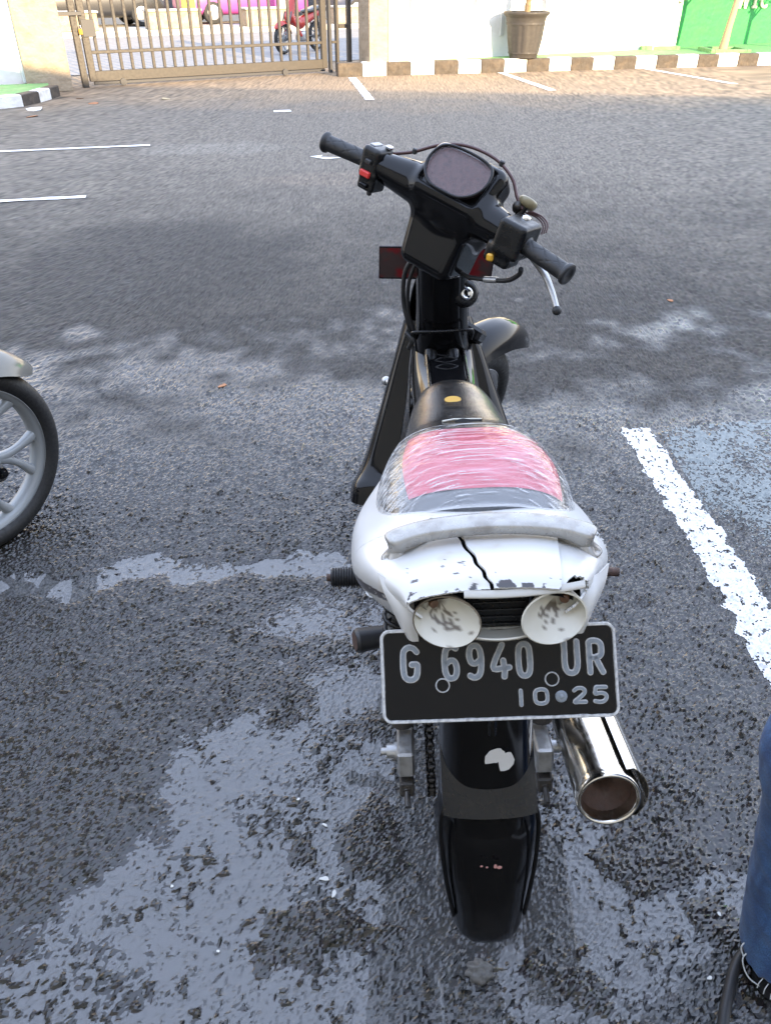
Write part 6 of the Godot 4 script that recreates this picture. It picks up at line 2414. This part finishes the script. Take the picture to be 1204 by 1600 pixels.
# ------------------------------------------------------------------ the neighbouring bikes
func small_bike(called: String, label: String, at: Vector3, turn: float, paint: Material, mud: Material) -> Node3D:
	var b := thing(called, label, "motorbike", at, turn)
	mat("wheel_paint", lin(0.24, 0.25, 0.25), 0.4, 0.2)
	var I := Transform3D.IDENTITY
	for q in [["rear_wheel", 0.0], ["front_wheel", 1.24]]:
		var c := P(0, 0.283, q[1])
		var w := wheel(b, q[0], c, 0.046, I, false)
		for i in 5:
			var an := TAU * i / 5.0 + 0.62
			var mb := MB.new()
			for sd in [-1.0, 1.0]:
				var r := []
				for k in [[0.045, 0.0, 0.018, 0.018], [0.10, 0.06, 0.014, 0.014], [0.15, 0.17, 0.013, 0.012], [0.206, 0.28, 0.018, 0.018]]:
					var a2: float = an + sd * k[1]
					var dir := Vector3(0, cos(a2), sin(a2))
					var tan := Vector3(0, -sin(a2), cos(a2))
					r.append(se_ring(c + dir * k[0], Vector3(k[2], 0, 0), tan * k[3], 2.6, 14))
				loft(mb, r, 4)
			part("spoke", mb, mats.wheel_paint, w)
	var mb := MB.new()
	mb.lathe([[0.055, 0.03], [0.085, 0.034], [0.085, 0.037], [0.055, 0.038]], P(0, 0.283, 1.24), Vector3.LEFT, 40)
	part("brake_disc", mb, mats.alloy, b)
	for sd in [-1.0, 1.0]:
		mb = MB.new()
		var a := P(sd * 0.088, 0.27, 1.245)
		var up := P(0, 0.895, -0.446)
		mb.tube([a - up * 0.022, a - up * 0.01, a + up * 0.03, a + up * 0.26], [0.016, 0.026, 0.027, 0.025], 18)
		mb.tube([a + up * 0.25, a + up * 0.55], 0.016, 12)
		part("fork_leg", mb, mat("fork_grey", lin(0.10, 0.10, 0.10), 0.35, 0.4), b)
		mb = MB.new()
		mb.lathe_hard([[0.0, 0.0], [0.017, 0.0], [0.017, 0.010], [0.010, 0.010], [0.010, 0.022], [0.0, 0.024]], P(sd * 0.108, 0.281, 1.24), Vector3(sd, 0, 0), 12)
		part("axle_nut", mb, mats.gloss_black, b)
	mb = MB.new()
	var net := []
	var axle := P(0, 0.283, 1.24)
	for q in [[-75.0, 0.056, 0.030, 0.300], [-45.0, 0.068, 0.040, 0.308], [-15.0, 0.074, 0.050, 0.318], [8.0, 0.086, 0.064, 0.328], [26.0, 0.084, 0.066, 0.332], [40.0, 0.070, 0.056, 0.332], [50.0, 0.044, 0.034, 0.330], [54.0, 0.012, 0.008, 0.328]]:
		var an := deg_to_rad(q[0])
		var row := []
		for k in 9:
			var t := lerpf(-1.0, 1.0, k / 8.0)
			var r: float = q[3] - q[2] * pow(absf(t), 2.4)
			row.append(axle + P(q[1] * t, cos(an) * r, sin(an) * r))
		net.append(row)
	shell(mb, net_rows(net, 4, 5), 0.003)
	part("front_mudguard", mb, mud, b)
	var f := func(p: Vector3) -> float:
		var d := sd_cap(p, P(0, 0.98, 0.80), P(0, 0.66, 0.98), 0.075, 0.10)
		d = smin(d, sd_cap(p, P(0, 0.62, 0.92), P(0, 0.52, 0.60), 0.09, 0.09), 0.05)
		d = smin(d, sd_cap(p, P(0, 0.56, 0.55), P(0, 0.74, -0.12), 0.10, 0.09), 0.06)
		var q := Vector3(absf(p.x), p.y, p.z)
		d = smin(d, sd_cap(q, P(0.08, 0.66, 0.98), P(0.20, 0.33, 0.84), 0.035, 0.03), 0.04)
		d = smin(d, sd_cap(q, P(0, 1.03, 0.80), P(0.20, 1.05, 0.77), 0.045, 0.022), 0.03)
		return d
	mb = MB.new()
	sdf(mb, f, Vector3(-0.27, 0.26, -1.12), Vector3(0.27, 1.14, 0.26), 0.014)
	part("body", mb, paint, b)
	mb = MB.new()
	var rings := []
	for q in [[-0.22, 0.80, 0.06, 0.02], [-0.18, 0.81, 0.10, 0.04], [0.0, 0.80, 0.12, 0.05], [0.25, 0.76, 0.10, 0.045], [0.45, 0.75, 0.07, 0.04], [0.52, 0.74, 0.03, 0.02]]:
		rings.append(se_ring(P(0, q[1], q[0]), Vector3(q[2], 0, 0), Vector3(0, q[3], 0), 2.8, 24))
	loft(mb, rings, 4)
	part("seat", mb, mats.vinyl, b)
	for sd in [-1.0, 1.0]:
		mb = MB.new()
		mb.lathe([[0.0, 0.0], [0.018, 0.0], [0.017, 0.01], [0.0165, 0.11], [0.021, 0.115], [0.020, 0.12], [0.0, 0.12]], P(sd * 0.20, 1.05, 0.77), Vector3(sd, 0, 0.12), 20)
		part("grip", mb, mats.rubber, b)
		mb = MB.new()
		mb.tube([P(sd * 0.10, 0.30, 0.45), P(sd * 0.10, 0.285, 0.0)], 0.02, 10)
		part("swing_arm", mb, mats.worn_black, b)
		mb = MB.new()
		mb.tube([P(sd * 0.11, 0.30, 0.02), P(sd * 0.10, 0.66, 0.06)], 0.02, 10)
		part("shock_absorber", mb, mats.greasy, b)
	mb = MB.new()
	rings = []
	for q in [[-0.12, 0.06, 0.06], [-0.07, 0.10, 0.13], [0.07, 0.10, 0.13], [0.12, 0.06, 0.06]]:
		rings.append(se_ring(P(q[0], 0.30, 0.55), Vector3(0, q[1], 0), P(0, 0, q[2]), 3.0, 24))
	loft(mb, rings, 4)
	part("engine", mb, mats.alloy, b)
	mb = MB.new()
	mb.lathe([[0.0, 0.02], [0.045, 0.012], [0.07, 0.0], [0.07, -0.02]], P(0, 1.0, 0.875), P(0, 0, 1), 28)
	part("headlight", mb, mats.grey_lens, b)
	mb = MB.new()
	mb.tube([P(-0.11, 0.24, 0.40), P(-0.16, 0.12, 0.38), P(-0.20, 0.012, 0.36)], 0.010, 8)
	part("side_stand", mb, mats.worn_black, b)
	return b

func build_others() -> void:
	var olive := mat("olive_gloss", lin(0.13, 0.125, 0.108), 0.15)
	var dark := mats.gloss_black as Material
	mat("wheel_paint", lin(0.24, 0.25, 0.25), 0.4, 0.2)
	var h := Vector2(sin(deg_to_rad(28.0)), cos(deg_to_rad(28.0)))
	var fr := Vector2(-1.185, 1.90) - h * 1.24
	small_bike("motorbike", "motorbike with grey cast wheel and pale olive front mudguard, parked alongside", V(fr.x, 0.0, fr.y), deg_to_rad(-28.0), dark, olive)
	var red := mat("red_paint", lin(0.38, 0.03, 0.02), 0.25)
	var rider := small_bike("motorbike", "red motorbike standing in the street beyond the gate", V(-1.55, 0.012, 20.2), deg_to_rad(150.0), red, red)
	build_person()
	build_small_things()

# ------------------------------------------------------------------ person at the right
func build_person() -> void:
	var o := thing("person", "person in frayed blue jeans standing beside the bike's muffler", "person", V(0.785, 0.0, 0.66))
	var q := func(x: float, y: float, s: float) -> Vector3: return P(x, y, s)
	# joints, relative to the base; the person faces away from the camera
	var hipL := P(-0.11, 0.92, 0.03)
	var kneL := P(-0.125, 0.50, 0.05)
	var ankL := P(-0.072, 0.07, 0.0)
	var hipR := P(0.10, 0.92, 0.03)
	var kneR := P(0.13, 0.50, 0.06)
	var ankR := P(0.15, 0.07, 0.0)
	noise("denim", 9.0, FastNoiseLite.TYPE_SIMPLEX_SMOOTH, 3)
	noise("fold", 7.0, FastNoiseLite.TYPE_SIMPLEX_SMOOTH, 2)
	var mb := MB.new()
	var jeans := func(p: Vector3) -> float:
		var d := sd_cap(p, P(-0.06, 0.96, 0.03), P(0.06, 0.96, 0.03), 0.135, 0.135)
		for l in [[hipL, kneL, ankL], [hipR, kneR, ankR]]:
			var a := smin(sd_cap(p, l[0], l[1], 0.112, 0.092), sd_cap(p, l[1], l[2] - Vector3(0, 0.05, 0), 0.092, 0.088), 0.05)
			d = smin(d, a, 0.03)
		d += 0.004 * nf.fold.get_noise_3d(p.x * 1.5, p.y * 2.6, p.z * 1.5) * smoothstep(0.02, 0.2, p.y)
		d = maxf(d, p.y - 1.02)
		d = maxf(d, 0.038 + 0.016 * nf.fold.get_noise_2d(p.x * 3.0, p.z * 3.0) - p.y)
		return d
	sdf(mb, jeans, Vector3(-0.26, 0.0, -0.20), Vector3(0.28, 1.06, 0.18), 0.010)
	mb.has_col = true
	for i in mb.v.size():
		var p := mb.v[i]
		var k: float = nf.denim.get_noise_3d(p.x * 6.0, p.y * 0.9, p.z * 6.0)
		var fine: float = nf.sand.get_noise_3d(p.x, p.y, p.z)
		var c := Color(0.015, 0.065, 0.19).lerp(Color(0.06, 0.16, 0.33), clampf(0.45 + 0.9 * k, 0, 1))
		mb.col[i] = c * (1.0 + 0.25 * fine)
	var dm := mat("denim", Color.WHITE, 0.85)
	dm.vertex_color_use_as_albedo = true
	dm.rim_enabled = true
	dm.rim = 0.2
	dm.normal_enabled = true
	dm.uv1_triplanar = true
	dm.uv1_scale = Vector3(26, 5, 26)
	dm.albedo_texture = noise_tex("denim_t", 512, 0.05, [[0.2, Color(0.55, 0.6, 0.66)], [0.55, Color(0.78, 0.82, 0.86)], [0.8, Color(1, 1, 1)]], 4)
	dm.normal_texture = noise_tex("twill", 512, 0.12, [], 2, FastNoiseLite.TYPE_CELLULAR, 6.0)
	dm.normal_scale = 0.6
	# body under the clothes
	var body := MB.new()
	var flesh := func(p: Vector3) -> float:
		var d := sd_cap(p, P(0, 0.95, 0.03), P(0, 1.30, 0.03), 0.11, 0.13)
		d = smin(d, sd_cap(p, P(-0.15, 1.38, 0.02), P(0.15, 1.38, 0.02), 0.055, 0.055), 0.06)
		d = smin(d, sd_cap(p, P(0, 1.36, 0.02), P(0, 1.50, 0.035), 0.055, 0.05), 0.03)
		d = smin(d, sd_ell(p, P(0, 1.60, 0.045), Vector3(0.073, 0.112, 0.092)), 0.03)
		d = smin(d, sd_ell(p, P(0, 1.585, 0.14), Vector3(0.014, 0.022, 0.016)), 0.012)
		d = smin(d, sd_ell(p, P(0, 1.535, 0.122), Vector3(0.026, 0.010, 0.012)), 0.01)
		for sd in [-1.0, 1.0]:
			d = smin(d, sd_ell(p, P(sd * 0.076, 1.60, 0.035), Vector3(0.010, 0.030, 0.018)), 0.008)
			d = smin(d, sd_cap(p, P(sd * 0.17, 1.37, 0.02), P(sd * 0.205, 1.10, 0.0), 0.050, 0.040), 0.03)
			d = smin(d, sd_cap(p, P(sd * 0.205, 1.10, 0.0), P(sd * 0.215, 0.86, 0.06), 0.040, 0.027), 0.02)
			d = smin(d, sd_ell(p, P(sd * 0.214, 0.80, 0.072), Vector3(0.018, 0.050, 0.038)), 0.02)
			for k in 4:
				var off := 0.024 - k * 0.016
				var len: float = [0.060, 0.070, 0.066, 0.050][k]
				var a := P(sd * 0.214, 0.765, 0.072 + off)
				var m := P(sd * 0.210, 0.765 - len * 0.55, 0.078 + off)
				d = smin(d, sd_cap(p, a, m, 0.0095, 0.0088), 0.006)
				d = minf(d, sd_cap(p, m, P(sd * 0.200, 0.765 - len, 0.080 + off), 0.0088, 0.0075))
			d = smin(d, sd_cap(p, P(sd * 0.212, 0.81, 0.10), P(sd * 0.200, 0.765, 0.122), 0.011, 0.009), 0.008)
		for l in [[hipL, kneL, ankL], [hipR, kneR, ankR]]:
			d = smin(d, smin(sd_cap(p, l[0], l[1], 0.085, 0.06), sd_cap(p, l[1], l[2], 0.06, 0.04), 0.03), 0.03)
			d = smin(d, sd_cap(p, l[2] - Vector3(0, 0.03, -0.03), l[2] + P(0.12, -0.035, 0.10), 0.036, 0.026), 0.02)
		return d
	sdf(body, flesh, Vector3(-0.27, 0.0, -0.24), Vector3(0.27, 1.74, 0.16), 0.009)
	var bo := part("body", body, mat("skin", lin(0.30, 0.17, 0.11), 0.55), o)
	part("jeans", mb, dm, o, "blue jeans with frayed hem")
	var sb := MB.new()
	var shirt := func(p: Vector3) -> float:
		var d := sd_cap(p, P(0, 0.98, 0.03), P(0, 1.30, 0.03), 0.145, 0.150)
		d = smin(d, sd_cap(p, P(-0.14, 1.37, 0.02), P(0.14, 1.37, 0.02), 0.072, 0.072), 0.06)
		for sd in [-1.0, 1.0]:
			d = smin(d, sd_cap(p, P(sd * 0.17, 1.37, 0.02), P(sd * 0.205, 1.16, 0.005), 0.068, 0.062), 0.03)
		d += 0.006 * nf.fold.get_noise_3d(p.x * 1.6, p.y * 1.6, p.z * 1.6)
		d = maxf(d, 0.90 - p.y)
		d = maxf(d, p.y - 1.445)
		return d
	sdf(sb, shirt, Vector3(-0.30, 0.86, -0.22), Vector3(0.30, 1.48, 0.20), 0.012)
	part("shirt", sb, mat("grey_cloth", lin(0.10, 0.10, 0.11), 0.9), o)
	var hb := MB.new()
	var hair := func(p: Vector3) -> float:
		var d := sd_ell(p, P(0, 1.625, 0.030), Vector3(0.084, 0.105, 0.098))
		d = maxf(d, -sd_box(p - P(0, 1.55, 0.15), Vector3(0.11, 0.105, 0.085), 0.02))
		return maxf(d, 1.54 - p.y)
	sdf(hb, hair, Vector3(-0.10, 1.52, -0.14), Vector3(0.10, 1.75, 0.09), 0.008)
	part("hair", hb, mat("black_hair", lin(0.010, 0.009, 0.008), 0.45), bo)
	for l in [ankL, ankR]:
		var fb := MB.new()
		var sole := spline2([Vector2(-0.036, -0.06), Vector2(0.0, -0.085), Vector2(0.036, -0.06), Vector2(0.042, 0.06), Vector2(0.050, 0.14), Vector2(0.015, 0.19), Vector2(-0.035, 0.15), Vector2(-0.036, 0.04)], 4, true)
		fb.prism(sole, 0.018, Transform3D(Basis(Vector3.UP, -0.85) * Basis(Vector3.RIGHT, Vector3(0, 0, -1), Vector3.UP), l + Vector3(0.0, -0.058, 0)), 0.004)
		part("sandal", fb, mats.rubber, o)
	# white frayed threads hanging from the hem and trailing on the wet ground
	var th := mat("white_thread", lin(0.45, 0.47, 0.48), 0.8)
	var e := ankL
	var tails := [
		[P(-0.150, 0.065, -0.005), P(-0.168, 0.045, -0.012), P(-0.160, 0.020, -0.03), P(-0.140, 0.012, -0.045)],
		[P(-0.120, 0.035, -0.05), P(-0.128, 0.012, -0.065), P(-0.118, 0.009, -0.080), P(-0.100, 0.010, -0.082), P(-0.092, 0.020, -0.066)],
		[P(-0.118, 0.010, -0.080), P(-0.122, 0.010, -0.098), P(-0.138, 0.009, -0.115), P(-0.132, 0.010, -0.132), P(-0.100, 0.011, -0.138), P(-0.060, 0.012, -0.125), P(-0.03, 0.012, -0.10)],
		[P(-0.112, 0.012, -0.086), P(-0.120, 0.012, -0.108), P(-0.130, 0.010, -0.122), P(-0.118, 0.012, -0.142), P(-0.080, 0.013, -0.142), P(-0.02, 0.014, -0.118)],
		[P(-0.132, 0.010, -0.130), P(-0.150, 0.009, -0.142), P(-0.158, 0.009, -0.152)],
		[P(-0.105, 0.030, -0.060), P(-0.112, 0.014, -0.075), P(-0.100, 0.012, -0.095), P(-0.080, 0.014, -0.090), P(-0.076, 0.030, -0.066)],
		[P(-0.090, 0.032, -0.068), P(-0.104, 0.016, -0.082), P(-0.094, 0.014, -0.072), P(-0.085, 0.020, -0.085), P(-0.072, 0.028, -0.074)],
		[P(-0.158, 0.075, 0.005), P(-0.170, 0.060, 0.0), P(-0.166, 0.045, -0.01)],
	]
	for t in tails:
		var tb := MB.new()
		tb.tube(spline(t, 7), 0.0013, 6)
		part("thread", tb, th, o)
	for i in 26:
		var tb := MB.new()
		var an := -2.6 + i * 0.12
		var c := Vector3(e.x + cos(an) * 0.087, 0.045, e.z - sin(an) * 0.087)
		tb.tube(spline([c, c + Vector3(cos(an) * 0.006, -0.010, -sin(an) * 0.006), c + Vector3(cos(an + 0.4) * 0.010, -0.022, -sin(an) * 0.010)], 3), 0.0009, 5)
		part("thread", tb, th, o)

# ------------------------------------------------------------------ small things on the ground
func build_small_things() -> void:
	# dark hose on the ground
	var mb := MB.new()
	var pts := []
	for q in [[0.47, 0.40], [0.53, 0.50], [0.575, 0.59], [0.632, 0.668], [0.72, 0.70], [0.85, 0.69], [1.05, 0.66], [1.4, 0.70]]:
		pts.append(V(q[0], 0.015, q[1]))
	mb.tube(spline(pts, 8), 0.0095, 12)
	solo("rubber_hose", mb, mats.rubber, "thin black rubber hose lying on the wet ground by the frayed jeans", "hose")
	# larger stone behind the rear wheel
	noise("rock", 30.0, FastNoiseLite.TYPE_SIMPLEX_SMOOTH, 3)
	mb = MB.new()
	var rows := []
	for j in 13:
		var r := PackedVector3Array()
		for i in 24:
			var th := PI * j / 12.0
			var ph := TAU * i / 24.0
			var d := Vector3(sin(th) * cos(ph), cos(th), sin(th) * sin(ph))
			r.append(V(0.165, 0.002, 0.645) + d * Vector3(0.024, 0.016, 0.020) * (1.0 + 0.5 * nf.rock.get_noise_3dv(d * 0.05)))
		rows.append(r)
	mb.grid(rows, true)
	solo("stone", mb, weathered(mat("stone_grey", lin(0.09, 0.088, 0.083), 0.7), 20.0, lin(0.03, 0.03, 0.03), 0.4, 0.8, "rock_t", 4), "round grey stone on the wet ground behind the mud flap", "stone")
	# pale scraps and dry leaves
	var pale := mat("scrap_white", lin(0.5, 0.5, 0.48), 0.7)
	var leafd := mat("dry_leaf", lin(0.28, 0.12, 0.05), 0.8)
	var spots := [
		[-0.118, 0.815, 0.010, 0.004, pale, "paper_scrap"], [-0.098, 0.785, 0.009, 0.0035, pale, "paper_scrap"], [-0.125, 0.93, 0.006, 0.003, pale, "paper_scrap"], [-0.185, 0.99, 0.004, 0.003, pale, "paper_scrap"],
		[0.62, 0.745, 0.004, 0.003, pale, "paper_scrap"], [0.566, 0.635, 0.005, 0.003, pale, "paper_scrap"], [-0.41, 0.80, 0.003, 0.003, pale, "paper_scrap"], [-0.30, 0.68, 0.003, 0.0025, pale, "paper_scrap"],
		[-0.69, 2.98, 0.022, 0.014, leafd, "dry_leaf"], [1.52, 4.02, 0.016, 0.012, leafd, "dry_leaf"], [-3.9, 11.6, 0.07, 0.05, leafd, "dry_leaf"], [-3.05, 12.05, 0.09, 0.06, mat("dry_leaf_pale", lin(0.35, 0.27, 0.15), 0.8), "dry_leaf"], [-4.25, 12.1, 0.05, 0.04, leafd, "dry_leaf"], [-4.3, 10.45, 0.08, 0.05, leafd, "dry_leaf"], [-4.5, 11.05, 0.12, 0.10, pale, "paper_scrap"],
	]
	var k := 0
	for q in spots:
		mb = MB.new()
		var poly := PackedVector2Array()
		for i in 9:
			var an := TAU * i / 9.0
			poly.append(Vector2(cos(an) * q[2], sin(an) * q[3]) * (0.75 + 0.5 * fposmod(i * 0.37 + k * 0.21, 1.0)))
		var gy := maxf(ground_y(q[0], q[1], pool(q[0], q[1]), 0.005), 0.0)
		mb.prism(poly, 0.0012 + q[2] * 0.04, Transform3D(Basis(Vector3.UP, k * 1.3) * Basis(Vector3.RIGHT, Vector3(0, 0, -1), Vector3.UP) * Basis(Vector3.RIGHT, 0.12), V(q[0], gy + 0.0015 + q[2] * 0.06, q[1])))
		var near: bool = q[1] < 2.0
		if q[5] == "paper_scrap":
			if near:
				solo("paper_scrap", mb, q[4], "tiny white scrap lying on the wet asphalt near the bike", "scrap", "white scraps on the wet asphalt")
			else:
				solo("paper_scrap", mb, q[4], "crumpled white scrap at the foot of the small curved kerb", "scrap")
		else:
			solo("dry_leaf", mb, q[4], ["small brown leaf on damp asphalt between the two motorbikes", "small brown leaf on dry asphalt beyond the blue painted bay", "brown leaf on the yard before the padlock end of the gate", "pale dry leaf on the yard before the middle of the gate", "dark brown leaf beside the wide gate column", "brown leaf near the end of the small curved kerb"][clampi(k - 8, 0, 5)], "leaf")
		k += 1
	# short worn arrow marks of old paint
	for q in [[[-1.42, 10.95], [-1.22, 11.0], [-1.18, 10.86], [-1.40, 10.80]], [[-0.72, 7.95], [-0.60, 8.02], [-0.62, 7.93], [-0.40, 7.90], [-0.56, 7.82]]]:
		mb = MB.new()
		var poly := PackedVector2Array()
		for p in q:
			poly.append(Vector2(p[0], p[1]))
		var ids := Geometry2D.triangulate_polygon(poly)
		for i in range(0, ids.size(), 3):
			mb._oriented([V(poly[ids[i]].x, 0.0085, poly[ids[i]].y), V(poly[ids[i + 1]].x, 0.0085, poly[ids[i + 1]].y), V(poly[ids[i + 2]].x, 0.0085, poly[ids[i + 2]].y)], Vector3.UP)
		struct("paint_mark", mb, mats.white_paint)


func _ready() -> void:
	rng.seed = 7
	# --- camera
	var cam := Camera3D.new()
	cam.name = "camera"
	cam.position = Vector3(0, EYE, 0)
	cam.rotation_degrees = Vector3(-35, 0, 0)
	cam.fov = 2.0 * rad_to_deg(atan(800.0 / 1203.0))
	cam.near = 0.05
	cam.far = 900.0
	add_child(cam)
	# --- sky and exposure
	var env := Environment.new()
	env.background_mode = Environment.BG_SKY
	var sky := Sky.new()
	var sm := ProceduralSkyMaterial.new()
	sm.sky_top_color = Color(0.77, 0.835, 0.963)
	sm.sky_horizon_color = Color(0.97, 0.965, 0.95)
	sm.sky_curve = 0.18
	sm.ground_bottom_color = Color(0.3, 0.28, 0.26)
	sm.ground_horizon_color = Color(0.7, 0.68, 0.65)
	sky.sky_material = sm
	env.sky = sky
	env.background_energy_multiplier = 1.15
	env.tonemap_mode = Environment.TONE_MAPPER_LINEAR
	env.tonemap_exposure = 3.8
	env.sdfgi_enabled = true
	env.ssao_enabled = true
	env.ssil_enabled = true
	var we := WorldEnvironment.new()
	we.name = "world"
	we.environment = env
	add_child(we)
	# --- low warm sun from behind the camera, to the right
	var sun := DirectionalLight3D.new()
	sun.name = "sun"
	sun.light_energy = 1.6
	sun.light_color = Color(1.0, 0.89, 0.72)
	sun.light_angular_distance = 0.5
	sun.shadow_enabled = true
	var az := deg_to_rad(LIGHT_AZIMUTH)
	var el := deg_to_rad(LIGHT_ELEVATION)
	add_child(sun)
	sun.look_at_from_position(Vector3.ZERO, Vector3(-sin(az) * cos(el), -sin(el), -cos(az) * cos(el)))

	build_ground()
	build_background()
	build_bike()
	build_others()
#MORE
